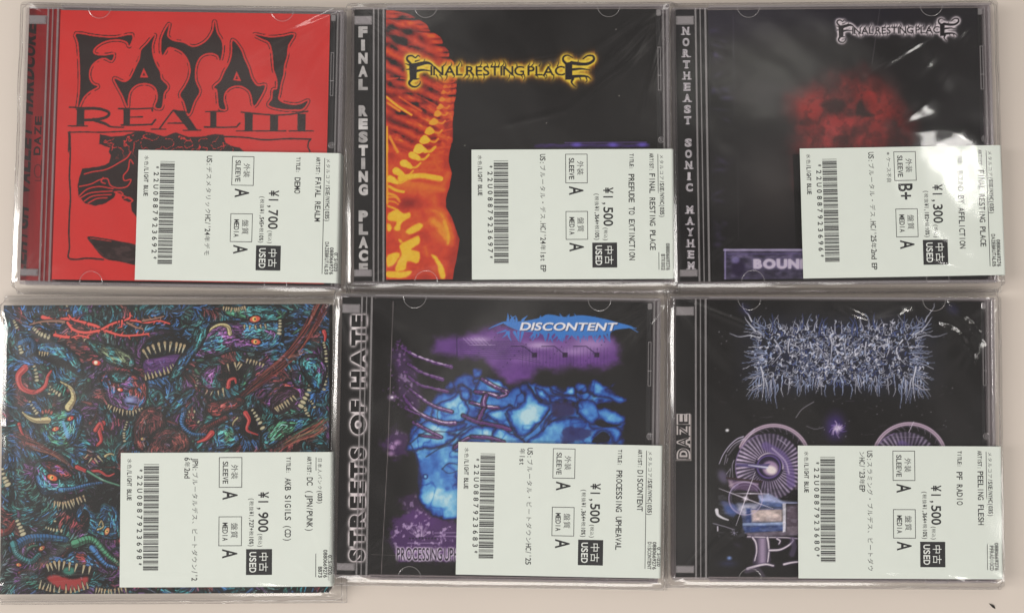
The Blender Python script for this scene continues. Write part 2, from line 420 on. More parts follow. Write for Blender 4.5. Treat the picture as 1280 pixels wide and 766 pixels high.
# ---------------------------------------------------------------- the printed covers
def cover_red(s):
    red, ink = (0.83, 0.195, 0.18), (0.17, 0.115, 0.11)
    X, Y = s.X, s.Y
    s.c[:] = red
    s.c *= (0.96+0.08*fbm(X/60, Y/60, 3))[..., None]
    a, b, c = Z(0, 0, 4.032), Z(220, 0, 4.032), Z(0, 180, 4.032)
    def letter(p, holes=()):
        p = cr(p, 3, True); w = s.bbox(p, 6)
        d = s.sd(p, w)
        for h in holes: d = np.maximum(d, -s.sd(h, w))
        d = d+0.35*(fbm(s.X[w]/2.5, s.Y[w]/2.5, 5, 2)-.5)
        o = sstep(1.9, 2.3, d)*sstep(3.5, 2.9, d)*sstep(0.30, 0.36, fbm(s.X[w]/9, s.Y[w]/9, 7, 2))
        s.mix(ink, o, w); s.mix(red, sstep(2.2, 1.6, d), w); s.mix(ink, sstep(.35, -.35, d), w)
    letter(a([(385,172),(480,186),(580,192),(665,178),(652,232),(640,212),(600,200),(550,203),(505,220),(475,245),(470,268),(492,280),(540,280),(572,276),(562,306),(530,293),(500,298),(470,320),(452,350),(448,385),(458,415),(475,430),(492,438),(450,462),(418,495),(393,545),(402,470),(404,380),(400,280),(394,215)]))
    letter(a([(779,180),(766,225),(768,275),(785,325),(806,365),(812,400),(845,437),(826,470),(820,510),(812,545),(782,540),(795,500),(790,455),(765,428),(725,420),(685,430),(655,460),(645,500),(642,538),(620,485),(590,430),(578,398),(620,415),(650,405),(670,375),(685,340),(705,300),(712,255),(740,225)]), [a([(724,343),(706,391),(748,393)])])
    letter(b([(-35,125),(-45,180),(-20,205),(10,213),(40,218),(80,238),(120,230),(160,202),(188,155),(194,112),(205,165),(228,205),(234,250),(222,308),(212,282),(180,268),(140,275),(112,300),(96,350),(98,410),(118,462),(92,510),(64,578),(42,515),(22,480),(45,440),(66,400),(74,350),(60,300),(30,262),(-5,245),(-40,240),(-68,280),(-75,235),(-68,185)]))
    letter(b([(286,205),(325,250),(342,295),(365,345),(380,395),(410,435),(448,432),(430,480),(393,535),(380,480),(360,450),(320,432),(275,440),(245,470),(240,510),(250,550),(220,545),(212,500),(208,455),(193,440),(225,410),(245,365),(270,320),(283,270)]), [b([(305,360),(288,405),(328,410)])])
    letter(b([(398,176),(470,190),(540,185),(594,177),(565,230),(558,285),(545,330),(540,380),(528,420),(520,470),(515,500),(540,520),(590,530),(630,525),(664,510),(640,548),(600,553),(530,550),(468,532),(485,500),(490,455),(510,450),(510,400),(495,355),(490,310),(485,260),(470,215),(430,195)]))
    P = lambda z, p: s.poly(z(p), ink, rough=.3, seed=4)
    Ln = lambda z, p, wd: s.line(z(p), ink, wd, rough=.3)
    # thin serifed second line
    P(a, [(388,542),(426,546),(424,632),(386,632)]); Ln(a, [(350,541),(430,546),(500,548)], 2.0); Ln(a, [(345,636),(440,636)], 1.6)
    Ln(a, cr([(420,547),(500,550),(548,568),(535,592),(480,604),(425,606)]), 3.6); Ln(a, cr([(470,604),(530,625),(560,640),(622,643)]), (4.2, 1.5))
    P(a, [(622,552),(656,552),(654,628),(622,628)]); Ln(a, [(598,549),(690,550),(765,546),(768,560)], 2); Ln(a, [(650,592),(718,590)], 1.8); Ln(a, [(612,631),(700,631),(765,628),(784,604)], 2.2)
    Ln(a, [(872,558),(840,600),(805,648)], 1.8); Ln(a, [(762,652),(836,652)], 1.6)
    P(b, [(-18,556),(42,560),(108,655),(62,655)]); Ln(b, [(-40,622),(60,622)], 1.8); Ln(b, [(36,658),(124,657)], 1.6); Ln(b, [(-12,556),(60,568)], 1.5)
    P(b, [(172,566),(204,566),(204,640),(172,640)]); Ln(b, [(150,564),(236,562)], 1.6); Ln(b, [(144,641),(240,643),(305,641),(322,622)], 2)
    for x0, y0 in ((346, 572), (474, 580), (612, 574)):
        P(b, [(x0,y0),(x0+42,y0),(x0+40,660),(x0,660)]); Ln(b, [(x0-42,661),(x0+80,661)], 1.5)
    Ln(b, [(330,566),(400,574),(500,582),(570,578),(664,562)], 2.0)
    # border
    Ln(c, cr([(352,-60),(354,60),(350,160),(355,260),(350,360),(347,440),(350,520),(345,572),(380,582),(440,576),(520,582)]), 2.1)
    Ln(a, [(345,766),(348,700),(345,668),(420,666),(520,668),(640,662),(730,664)], 1.7); Ln(b, cr([(180,690),(260,690),(350,694),(450,706),(560,700),(680,702)]), 2)
    Ln(b, [(680,702),(668,715),(664,740),(676,766)], 1.8)
    # inked creature with red contour lines
    blob = np.concatenate([a([(505,678),(560,690),(620,685),(700,662),(760,668)]), b([(-60,690),(0,668),(60,690),(130,690),(200,676),(240,680),(250,720),(275,735),(320,745),(380,800),(300,1000)]), c([(760,400),(690,372),(665,340),(660,300),(625,285),(610,260),(585,240),(575,270),(530,300),(480,312),(430,300),(395,262),(392,215),(400,165),(415,125),(470,118),(520,110),(550,95),(560,60),(548,40),(555,20),(530,12),(500,0)])])
    w = s.bbox(blob, 4); d = s.sd(blob, w)
    s.mix(ink, sstep(.6, -.6, d+1.2*(fbm(s.X[w]/4, s.Y[w]/4, 8, 3)-.5)), w)
    x, y = s.X[w], s.Y[w]
    n = fbm(x/9+1.5*fbm(x/30, y/30, 4), y/9, 21, 3)
    l = sstep(.030, .014, np.abs(n-.5))*sstep(-1.5, -3, d)*sstep(205, 185, y)
    s.mix(red, l, w)
    R = lambda z, p, wd=1.5: s.line(cr(z(p), 4), red, wd)
    for p in ([(425,152),(470,140),(520,133),(560,118),(600,95),(640,70),(660,40)], [(400,215),(460,202),(500,182),(540,175),(556,208),(590,222),(640,215),(660,180),(628,185),(622,160),(645,130),(655,80),(672,100)],
              [(400,262),(440,228),(500,215),(570,226)], [(405,272),(460,246),(565,238)], [(425,288),(470,262),(560,255)], [(445,298),(490,275),(540,272)],
              [(520,170),(510,190),(530,200)], [(575,242),(600,252),(630,265),(670,285)]): R(c, p)
    R(c, [(580,242),(605,240),(620,255),(605,266),(590,255)]); R(c, [(625,275),(650,270),(668,285),(650,297),(628,288)])
    s.poly(cr(c([(440,468),(520,475),(600,490),(700,518),(720,610),(600,592),(540,582),(505,558),(475,520)]), 4, True), ink)
    s.line(c([(455,475),(560,490)]), red, .8); s.line(c([(475,520),(520,560)]), (.35,.2,.2), 1.2)
    w = s.bbox(c([(440,468),(720,610)]), 0); s.add((.16,.12,.12), .8*sstep(.5,.75,fbm(s.X[w]/12, s.Y[w]/6, 5))*(s.c[w][..., 0] < .3), w)

def fire(h):
    k = np.array([0, .18, .36, .55, .72, .88, 1.0])
    C = np.array([(.055,.04,.045), (.28,.06,.06), (.60,.13,.09), (.83,.25,.13), (.90,.48,.13), (.94,.75,.17), (.97,.90,.45)])
    h = np.clip(h, 0, 1)
    return np.stack([np.interp(h, k, C[:, i]) for i in range(3)], -1)
LOGO_A, LOGO_B = Z(425, 0, 4.032), Z(640, 0, 4.032)
def band_logo(s, T, ink, halo, flame, sc=1.0):
    """spiky lettering with a glow; T maps reference pixels of one printing to the other"""
    A = lambda p: T(LOGO_A(p)); B = lambda p: T(LOGO_B(p))
    strokes, polys = [], []
    polys += [A([(348,322),(388,318),(386,402),(352,406)]), B([(268,318),(304,312),(304,402),(268,404)])]
    for p, w in (([(356,322),(338,302),(342,286),(362,282),(380,292),(392,282),(402,286)],(3,1.2)), ([(380,330),(430,318),(455,322),(474,338)],(5.5,1.2)), ([(380,360),(420,354),(458,360)],(3.6,1)),
                 ([(360,402),(348,420),(362,436),(385,438),(402,424),(404,412)],(3.4,1)), ([(352,350),(336,352)],(2,1)), ([(350,330),(330,322)],(2,.8)), ([(380,310),(402,304)],(2,.8)), ([(420,318),(428,300)],(1.6,.6)), ([(385,400),(398,398)],(2,1))):
        strokes.append((cr(A(p), 4), w))
    for p, w in (([(300,318),(345,324),(385,322),(412,304),(408,284),(382,282),(358,298)],(4.5,1.6)), ([(300,352),(350,348),(392,354)],(3.4,1)), ([(300,388),(350,384),(382,388),(398,402)],(4,1.2)),
                 ([(272,322),(258,306),(260,288),(280,280),(306,292)],(3.4,1.2)), ([(308,398),(300,414),(308,428),(322,440)],(3,1)), ([(330,322),(335,305)],(1.8,.7)), ([(340,388),(348,406)],(1.8,.7)), ([(372,388),(378,408),(370,416)],(1.8,.7))):
        strokes.append((cr(B(p), 4), w))
    rnd = random.Random(5)
    for k in range(34):                                      # thorns above and below the small letters
        x = 545+k*4.6; up = rnd.random() < .5; L = rnd.uniform(4, 8); y = 83 if up else 94
        x2 = x+rnd.uniform(-4, 4)
        strokes.append((cr(T(np.array([(x, y), ((x+x2)/2+1.2, y-(L/2 if up else -L/2)), (x2, y-(L if up else -L))], float)), 3), (1.5, .4)))
    S0 = T(np.array([(538.0, 94.5)]))[0]; S1 = T(np.array([(706.0, 94.5)]))[0]
    v = (S1-S0); L = np.linalg.norm(v); dr = v/L; up = np.array([dr[1], -dr[0]])
    lt = "INAL RESTING PLAC"
    m, w = s.textmask(lt, S0, dr, up, L/len(lt), 11.5*sc, bold=.015, prop=True, space=.16, gap=.05)
    ink_m = np.zeros(s.X.shape); ink_m[w] = m
    for p in polys:
        q = s.bbox(p, 2); ink_m[q] = np.maximum(ink_m[q], sstep(.5, -.5, s.sd(p, q)))
    for p, wd in strokes:
        q = s.bbox(p, 5); X, Y = s.X[q], s.Y[q]; d = np.full(X.shape, 9.0); n = len(p)-1
        for i in range(n):
            a, b = p[i], p[i+1]; e = b-a; t = np.clip(((X-a[0])*e[0]+(Y-a[1])*e[1])/max(e@e, 1e-9), 0, 1)
            d = np.minimum(d, np.hypot(X-a[0]-t*e[0], Y-a[1]-t*e[1])-.5*sc*(wd[0]+(wd[1]-wd[0])*(i+t)/n))
        ink_m[q] = np.maximum(ink_m[q], sstep(.5, -.5, d))
    box = T(np.array([(495, 50), (760, 125)], float)); W2 = s.win(box[0, 0], box[0, 1], box[1, 0], box[1, 1])
    M = ink_m[W2]
    if flame is not None:
        far = blur(M, 4.2/s.px*sc); X, Y = s.X[W2], s.Y[W2]
        st = far.copy(); n = int(7/s.px)
        for k in range(1, n): st[:-k or None] = np.maximum(st[:-k or None], far[k:]*(1-k/n)); st[k:] = np.maximum(st[k:], far[:-k]*(1-k/n))
        st = st*(0.35+1.1*vnoise(X/1.7, Y*0+3, 4)*vnoise(X/4.5, Y/30, 9))
        s.mix(flame, np.clip(st*4.2, 0, .95), W2)
    s.mix(halo, np.clip(blur(M, 2.5/s.px*sc)*3.6, 0, 1)*(.84+.3*vnoise(s.X[W2]/2, s.Y[W2]/2, 8)), W2)
    s.mix(ink, M, W2)

def cover_fire(s):
    X, Y = s.X, s.Y
    a, c, b = Z(425, 0, 4.032), Z(425, 180, 4.032), Z(640, 0, 4.032)
    s.c[:] = (.055, .05, .05)
    s.c *= (.8+.5*fbm(X/40, Y/25, 2))[..., None]
    edge = np.concatenate([a([(150,40),(290,62),(350,75),(400,98),(432,125),(450,150),(478,165),(500,188),(518,212),(530,240),(545,262),(556,290),(572,315),(578,350),(590,390),(594,420),(590,450),(592,490),(582,520),(580,570),(574,610),(576,680),(570,766)]), c([(568,0),(556,60),(555,90),(570,150),(558,220),(540,275),(540,318),(570,370),(590,430),(610,480),(600,540),(592,590),(580,640),(574,700),(150,720)])])
    w = s.bbox(edge, 14); x, y = s.X[w], s.Y[w]
    d = s.sd(edge, w)
    sc = np.abs(np.sin((y-8)/5.1))*2.6*sstep(135, 60, y)                       # knobs of the backbone
    d = d-sc+1.5+1.0*(fbm(x/6, y/6, 3)-.5)
    h = 0.50+0.10*(fbm(x/14, y/14, 5)-.5)*2+.10*sstep(-4, -16, d)
    # ribs: slanting bands in the upper part
    u = (y-0.42*(x-482))/8.2+1.2*fbm(x/30, y/30, 11); band = .5+.5*np.sin(u*2*pi*.55)
    up = sstep(205, 170, y)
    h = h-0.30*band*up*sstep(-8, -22, d)*(.3+1.1*fbm(x/12, y/5, 17))-.10*sstep(.5, .7, fbm(x/9, y/9, 41))*up
    h = h+.16*sstep(.55, .8, fbm(x/16, (y-.45*x)/5, 31))*sstep(95, 125, y)*up
    for cx, cy, rx, ry, am in ((498,52,12,6,.42),(488,38,7,5,.3),(515,38,10,5,.3),(492,78,6,5,.32),(496,98,7,4,.2),(500,24,8,4,.3),(527,48,6,6,.2),(507,118,9,3,.25),(520,130,9,2.5,.25),(500,142,10,2.5,.25)):
        h = h-am*np.exp(-((x-cx)/rx)**2-((y-cy)/ry)**2)
    # dark notches between knobs
    h = h-.35*np.exp(-(np.sin((y-8)/5.1)/.28)**2)*sstep(-16, -5, d)*sstep(140, 118, y)*.8
    H = np.full(X.shape, 0.0); H[w] = np.where(d < 0, h, 0)*sstep(.8, -.8, d)
    def blob(p, v, r=2.0, z=a):
        p = cr(z(p), 4, True); q = s.bbox(p, r*3)
        if q is None: return
        m = sstep(r, -r, s.sd(p, q)+1.6*(fbm(s.X[q]/4, s.Y[q]/4, 9)-.5)); H[q] = np.where(H[q] > .12, np.maximum(H[q], H[q]*(1-m)+v*m), H[q])
    def streak(p, v, wd, z=a, soft=1.2):
        p = cr(z(p), 4); q = s.bbox(p, wd+4)
        if q is None: return
        m = sstep(soft, -soft, s.sd(p, q, False)-wd/2); H[q] = np.where(H[q] > .12, np.maximum(H[q], H[q]*(1-m)+v*m), H[q])
    f, g2 = Z(480, 10, 4.256), Z(480, 180, 4.508)
    for i, (px, py) in enumerate([(60,52),(105,66),(150,84),(190,108),(225,132),(252,152),(280,186),(305,222),(330,258),(350,292),(362,330),(370,370),(378,410),(378,448),(372,488),(366,528),(362,566)]):   # rounded knobs of the spine
        m0 = f([(px, py)])[0]; q = s.win(m0[0]-9, m0[1]-7, m0[0]+9, m0[1]+7); dx, dy = s.X[q]-m0[0], s.Y[q]-m0[1]
        H[q] = np.where(H[q] > .12, H[q]+.15*np.exp(-((dx*.8+dy*.3)/5.5)**2-((dy-dx*.15)/2.9)**2)-.20*np.exp(-((dx*.8)/6)**2-((dy+4.6)/1.2)**2), H[q])
    # yellow thorns of the chain and their feathered wings
    chain = [(322,392),(326,418),(318,448),(310,486),(302,525),(288,562),(268,604),(246,654),(220,700),(190,748)]
    for i, (px, py) in enumerate(chain):
        r = 8+i*2.3
        blob([(px-r*1.3,py+r*.5),(px-r*.3,py-r*.9),(px+r*.6,py-r*.5),(px+r,py+r*.3),(px-.1*r,py+r)], .72+.025*i, 1.0, f)
        streak([(px+r*.4,py+2),(px+r*1.8,py+r*.5),(px+r*2.6,py-r*.1)], .70+.015*i, 1.6+.16*i, f, 1.0)
        streak([(px+r*1.6,py+4),(px+46+i*2,py+3),(374-i*2,py-10)], .63, 1.6, f, 1.3)
        streak([(px-r,py+2),(px-r*2.6,py-r*.9),(px-r*4.5,py-r*1.9)], .60, 1.3, f, 1.2)
    low = [(205,22),(168,66),(122,112),(80,156),(45,200)]
    for i, (px, py) in enumerate(low):
        blob([(px-32,py-10),(px-14,py-24),(px+14,py-12),(px+38,py+14),(px+30,py+30),(px,py+22),(px-26,py+12)], .93, 1.0, g2)
        streak([(px+24,py+20),(px+58,py+20),(px+84,py-4)], .88, 3.2-.3*i, g2, 1.0)
        streak([(px+70,py+8),(px+130,py-8),(330,py-30+i*8)], .66, 2.4, g2, 2.2)
    for p, v, wd, so in (([(90,190),(200,178),(300,190),(322,196)], .92, 5.5, 1.2), ([(90,215),(180,225),(260,240)], .72, 4, 2.5), ([(60,250),(160,262),(280,250)], .66, 5, 3), ([(30,240),(70,262),(110,270)], .9, 3.5, 1.0), ([(22,300),(60,300),(85,312)], .84, 2, 1), ([(22,322),(55,326),(80,340)], .84, 2, 1), ([(22,350),(50,360),(75,372)], .88, 2.4, 1)):
        streak(p, v, wd, g2, so)
    blob([(262,372),(318,380),(352,420),(372,500),(368,545),(338,530),(300,490),(330,460),(318,410)], .80, 3.4, g2); streak([(340,440),(362,510),(360,560)], .86, 4, g2, 2.5)
    streak([(300,185),(400,160),(500,178)], .9, 6, c, 2.5); streak([(300,205),(420,215),(520,230)], .72, 7, c, 4); streak([(420,250),(510,210),(545,150)], .68, 8, c, 5)
    streak([(235,490),(290,535),(360,580)], .9, 3.0); streak([(240,520),(300,560)], .82, 3); streak([(300,490),(360,530),(410,560)], .72, 2); streak([(240,400),(300,395),(345,402)], .66, 1.3); streak([(237,640),(237,766)], .9, 2.6); streak([(250,690),(290,766)], .82, 3.5)
    streak([(236,0),(238,300)], .86, 2.6, c); streak([(245,250),(280,262),(300,290)], .85, 3, c)
    for p in ([(245,350),(290,330),(320,350),(350,345),(352,370),(310,400),(300,435),(270,430),(285,395),(245,385)], [(330,440),(370,410),(400,398),(418,415),(390,440),(350,455)], [(240,400),(262,420),(250,440),(238,430)], [(300,510),(345,485),(395,462),(402,500),(360,530),(400,545),(395,600),(340,590),(330,630),(280,640),(290,590),(310,560)], [(296,480),(314,490),(304,502)], [(240,560),(300,550),(280,600),(240,620)], [(238,640),(300,645),(360,640),(330,672),(238,672)], [(460,560),(490,570),(520,620),(532,675),(505,675),(490,610)]):
        blob(p, .92, 1.5, c)
    for p, v, wd in (([(470,390),(510,420),(540,470)], .80, 10), ([(500,350),(540,410),(560,470)], .72, 10), ([(440,340),(500,330),(530,350)], .66, 8), ([(470,450),(530,490),(560,500)], .66, 8), ([(430,520),(440,560)], .7, 3)):
        streak(p, v, wd, c, 4)
    q = s.bbox(c([(290,270),(420,320)]), 8); H[q] = H[q]-.22*np.exp(-((s.X[q]-c([(350,300)])[0,0])/13)**2-((s.Y[q]-c([(350,300)])[0,1])/7)**2)*(H[q] > .3)
    H = np.where(H > 0, H-.07*fbm(X/3, Y/3, 13), 0)
    g = fire(H); k = sstep(.1, .3, H)[..., None]
    s.c[:] = s.c*(1-k)+g*k
    # violet strip along the label
    for k in range(26):
        x0 = 673+k*4.9; s.ell(x0, 181.5+random.Random(k).uniform(-1, 1.5), 2.5+2*random.Random(k+9).random(), 1.2, (.35,.22,.62), 0, 1.6, .35+.5*random.Random(k+3).random())
    s.line(np.array([(706,178.5),(808,178)]), (.42,.30,.6), 1.0, .8); s.line(np.array([(670,183),(810,182)]), (.20,.12,.34), 5, .6, 1.0)
    for x0 in (721, 766, 803): s.ell(x0, 181, 6, 2.4, (.45,.38,.85), 0, 2, .8)
    band_logo(s, lambda p: p, (.07,.05,.09), (.95,.83,.26), (.74,.38,.06))
    for p in ((770,37),(683,154),(581,182),(774,120)): s.ell(p[0], p[1], .7, .7, (.6,.58,.55))

def cover_grey(s):
    X, Y = s.X, s.Y
    a, b, c = Z(840, 0, 4.032), Z(1060, 0, 4.032), Z(840, 180, 4.032)
    n = fbm(X/50, Y/40, 2)
    s.c[:] = (.085, .08, .085)
    s.mix((.085, .105, .08), .75*np.exp(-((X-940)/85)**2-((Y-95)/52)**2)*sstep(.3, .6, n))
    s.mix((.13, .105, .17), .85*np.exp(-((X-900)/55)**2-((Y-28)/26)**2))
    s.mix((.10, .085, .15), .7*sstep(60, 14, Y))
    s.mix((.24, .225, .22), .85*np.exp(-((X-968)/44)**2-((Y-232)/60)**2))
    s.mix((.15, .145, .15), .7*sstep(1060, 1215, X)*sstep(200, 60, Y))
    rnd = random.Random(3)
    for k in range(34):                                          # violet smears down the left side
        y = rnd.uniform(20, 330); x = 888+(y-20)*.02+abs(rnd.gauss(0, 9))
        s.ell(x, y, rnd.uniform(2, 8), rnd.uniform(1, 3), (.40,.34,.58), rnd.uniform(-.5, .5), 3, rnd.uniform(.08, .38))
    # red face in a cloud
    face = cr(np.array([(986,128),(1004,112),(1022,104),(1040,94),(1062,88),(1084,92),(1100,102),(1118,112),(1128,130),(1140,152),(1138,176),(1124,192),(1122,240),(1002,240),(998,190),(994,168),(990,150)], float), 4, True)
    w = s.bbox(face, 25); d = s.sd(face, w)+22*(fbm(s.X[w]/20, s.Y[w]/20, 6)-.5)
    fx, fy = s.X[w], s.Y[w]; t = fbm(fx/18+.5*fbm(fx/9, fy/9, 3), fy/22, 12, 4); t2 = fbm(fx/7, fy/7, 15, 3)
    s.mix((.62,.165,.155), .92*sstep(17, -24, d)*np.clip(.22+1.1*t, 0, 1), w)
    s.mix((.74,.27,.28), .55*np.exp(-((fx-1052)/40)**2-((fy-178)/26)**2)*sstep(.3, .7, t), w)
    s.mix((.66,.20,.17), .5*np.exp(-((fx-1006)/16)**2-((fy-130)/20)**2)+.45*np.exp(-((fx-1095)/22)**2-((fy-125)/26)**2), w)
    dk = (.15,.085,.08)
    for p, so, al in (([(1026,132),(1036,126),(1052,124),(1058,132),(1050,142),(1038,142)], 4.5, .8), ([(1070,143),(1076,124),(1082,136),(1092,144),(1082,146)], 3.0, .85), ([(1056,145),(1062,135),(1068,146)], 3.5, .5),
                      ([(1026,104),(1040,96),(1052,100),(1046,112),(1032,112)], 5, .45), ([(1000,150),(1012,148),(1016,156),(1002,158)], 3, .55), ([(1018,168),(1030,160),(1026,182),(1012,190)], 3.5, .4), ([(1064,160),(1080,156),(1086,164),(1068,170)], 4, .4), ([(1040,172),(1066,168),(1070,180),(1044,182)], 4, .35), ([(1108,166),(1124,158),(1126,190),(1112,190)], 5, .5), ([(1092,100),(1104,106),(1100,120),(1090,112)], 5, .4)):
        s.poly(cr(np.array(p, float), 4, True), dk, so, al, rough=2.0, seed=int(p[0][0]))
    s.mix(dk, .30*sstep(.46, .70, t2)*sstep(4, -10, d), w)
    s.poly(c([(608,52),(645,52),(662,530),(625,530)]), (.055,.05,.05), .6)
    # worn name plate
    pl = c([(262,528),(700,528),(700,700),(262,700)]); w = s.bbox(pl, 2); x, y = s.X[w], s.Y[w]
    m = sstep(.8, -.8, s.sd(pl, w)); nn = fbm(x/7, y/3, 8)
    col = np.stack([.13+.30*nn, .115+.28*nn, .19+.33*nn], -1)*(.7+.6*fbm(x/16, y/8, 31, 2))[..., None]; s.c[w] = s.c[w]*(1-m[..., None])+col*m[..., None]
    s.line(c([(262,534),(700,534)]), (.80,.76,.90), 2.4, .7, .8); s.line(c([(268,530),(268,690)]), (.66,.62,.82), 1.8, .7, .8); s.line(c([(280,556),(700,552)]), (.42,.36,.60), 1.0, .6)
    s.ell(*c([(335,625)])[0], 8.5, 10, (.14,.10,.22), 0, 3, .9); s.ell(*c([(320,585)])[0], 5, 4, (.6,.56,.8), 0, 2, .6)
    text_print(s, "BOUND", c([(410,625)])[0], np.array([1., 0]), np.array([0, -1.]), 14.5, 10.5, (.80,.76,.84), glow=(.66,.61,.76), glow_r=1.6, glow_a=1.3, bold=.06, prop=True)
    k = np.array([(1047.5-1175.5)/(509-705)]); 
    def T(p):
        p = np.asarray(p, float); u = (p[:, 0]-509)/(745-509)
        return np.stack([1046.5+u*(1200-1046.5), 38.5+(p[:, 1]-88)*.72-2.0*u], 1)
    band_logo(s, T, (.10,.085,.10), (.90,.86,.88), None, .72)
    s.line(np.array([(916.5,18),(918,145)]), (.30,.27,.33), .7, .6); s.line(np.array([(922,190),(923,300)]), (.26,.24,.26), .7, .5)
    s.line(np.array([(1100,10),(1090,80)]), (.42,.40,.42), .8, .6)

def cover_monsters(s):
    """a crowd of horned heads, jaws and tongues drawn in coloured hatching on black"""
    X, Y = s.X, s.Y
    hue = fbm(X/40+3, Y/40, 10, 3); h2 = fbm(X/26, Y/26, 12, 3)
    teal, blue, purple, rust, green = (.19,.43,.45), (.22,.38,.58), (.36,.23,.40), (.52,.22,.21), (.25,.44,.36)
    col = np.zeros(X.shape+(3,))+teal
    for cc, a in ((blue, sstep(.5, .62, hue)), (purple, sstep(.46, .36, hue)), (green, sstep(.58, .68, h2)*.7), (rust, sstep(.43, .34, h2)*.85)):
        col = col*(1-a[..., None])+np.array(cc)*a[..., None]
    s.c[:] = np.array((.035,.03,.035))+col*(.50*fbm(X/5, Y/5, 6, 3)*sstep(.2, .6, fbm(X/20, Y/20, 9, 3)))[..., None]
    fld = 7.5*fbm(X/46, Y/46, 3, 2)                                  # direction of the pen strokes
    prs = np.random.RandomState(77)
    def pen(cx, cy, an, L, wd, cc, al=.95, bend=0.0):
        t = np.array([-.5, -.17, .17, .5])*L; nn = bend*(1-(2*t/L)**2)
        s.line(np.stack([cx+t*cos(an)-nn*sin(an), cy+t*sin(an)+nn*cos(an)], 1), cc, (wd, wd*.45), al)
    nr, nc = X.shape
    for k in range(9500):
        r, c_ = prs.randint(nr), prs.randint(nc); v = prs.rand()
        cc = (.03,.025,.03) if v < .20 else tuple(np.clip(col[r, c_]*prs.uniform(.75, 1.8)+prs.uniform(-.03, .03, 3), 0, 1))
        pen(X[r, c_], Y[r, c_], fld[r, c_]+prs.normal(0, .12), prs.uniform(3.5, 11), prs.uniform(.55, 1.35), cc, .95, prs.normal(0, .7))
    K = (.03,.025,.03)
    o, p2, c, d = Z(0, 366, 4.032), Z(220, 366, 4.032), Z(0, 556, 3.646), Z(220, 556, 3.646)
    rnd = random.Random(11)
    def limb(z, pts, w0, w1, cA, cB=None, rings=True, seed=0):
        """tapered scaly limb or root with shading drawn as contour hatching"""
        q = cr(z(pts), 6); s.line(q, K, (w0+2.4, w1+2.0))
        cB = cB or tuple(.55*k for k in cA)
        s.line(q, cB, (w0, w1)); 
        s.line(q+np.array([-.16*w0, -.18*w0]), cA, (w0*.55, w1*.4), .9, .5)
        if rings:
            for i in range(1, len(q)-1):
                e = q[i+1]-q[i-1]; e = e/np.linalg.norm(e); n = np.array([-e[1], e[0]]); r = .5*(w0+(w1-w0)*i/len(q))
                s.line(np.array([q[i]-n*r+e*r*.4, q[i]+e*.6*r, q[i]+n*r+e*r*.3]), K, .8, .8)
    def strands(z, pts, n, spread, cols, wd=1.2, seed=0):
        """bundle of sinew strands"""
        r = random.Random(seed); base = cr(z(pts), 5)
        for k in range(n):
            f = r.uniform(-1, 1); ph = r.uniform(0, 6)
            e = np.gradient(base, axis=0); e /= np.linalg.norm(e, axis=1)[:, None]; nn = np.stack([-e[:, 1], e[:, 0]], 1)
            t = np.linspace(0, 1, len(base))[:, None]
            q = base+nn*(spread*f*(1-.55*t)+1.3*np.sin(t*9+ph))
            i0 = r.randrange(0, max(1, len(q)//3)); i1 = len(q)-r.randrange(0, max(1, len(q)//3))
            s.line(q[i0:i1], r.choice(cols), (wd*r.uniform(.6, 1.3), .5), r.uniform(.6, 1))
    def teeth(z, pts, n, L, down=True, col=(.76,.72,.60), wd=2.3, jit=.25):
        q = cr(z(pts), 12); idx = np.linspace(0, len(q)-1, n)
        for i in idx:
            j = int(round(i)); e = q[min(j+1, len(q)-1)]-q[max(j-1, 0)]; e = e/(np.linalg.norm(e)+1e-6); nn = np.array([-e[1], e[0]])*(1 if down else -1)
            l = L*rnd.uniform(1-jit, 1+jit); a, b = q[j], q[j]+nn*l+e*rnd.uniform(-1, 1)
            s.line(np.array([a, b]), K, (wd+1.6, 1.6)); s.line(np.array([a, b]), col, (wd, .5)); s.line(np.array([a, a+(b-a)*.35]), (.62,.50,.36), (wd*.8, .6), .7)
    def beads(z, pts, n, r0, r1, col=(.72,.69,.57)):
        q = cr(z(pts), 8); idx = np.linspace(0, len(q)-1, n).astype(int)
        for k, i in enumerate(idx):
            e = q[min(i+1, len(q)-1)]-q[max(i-1, 0)]; r = r0+(r1-r0)*k/max(n-1, 1)
            s.ell(q[i][0], q[i][1], r*.62+.7, r+.7, K, math.atan2(e[1], e[0])); s.ell(q[i][0], q[i][1], r*.55, r, col, math.atan2(e[1], e[0]), .5)
    def tongue(z, pts, w0, w1, col=(.70,.24,.235)):
        q = cr(z(pts), 6); s.line(q, K, (w0+2.2, w1+2)); s.line(q, col, (w0, w1)); s.line(q+np.array([-.15*w0, .1*w0]), (.82,.42,.40), (w0*.22, .4), .8); s.line(q+np.array([.2*w0, .15*w0]), (.52,.11,.14), (w0*.25, .5), .8)
    def eye(z, p, r, ang=0, iris=(.80,.34,.26)):
        r = r*.72
        cx, cy = z([p])[0]; s.ell(cx, cy, r*1.9+1.5, r+1.4, K, ang); s.ell(cx, cy, r*1.8, r, iris, ang, .6); s.ell(cx-.2*r, cy, r*.7, r*.75, (.90,.78,.46), ang, .5); s.ell(cx, cy, r*.3, r*.42, K, ang, .4)
    def horn(z, pts, w0, w1, col=(.80,.75,.56)):
        q = cr(z(pts), 6); s.line(q, K, (w0+2, w1+1.6)); s.line(q, col, (w0, w1)); s.line(q+np.array([.22*w0, .2*w0]), (.45,.38,.28), (w0*.4, .4), .8)
        for i in range(2, len(q)-2, 2): s.line(np.array([q[i]+(-.3*w0*(1-i/len(q)), 0), q[i]+(.3*w0*(1-i/len(q)), 1)]), (.38,.32,.24), .5, .8)
    def mouth(z, pts, col=K, soft=.8): s.poly(cr(z(pts), 5, True), col, soft)
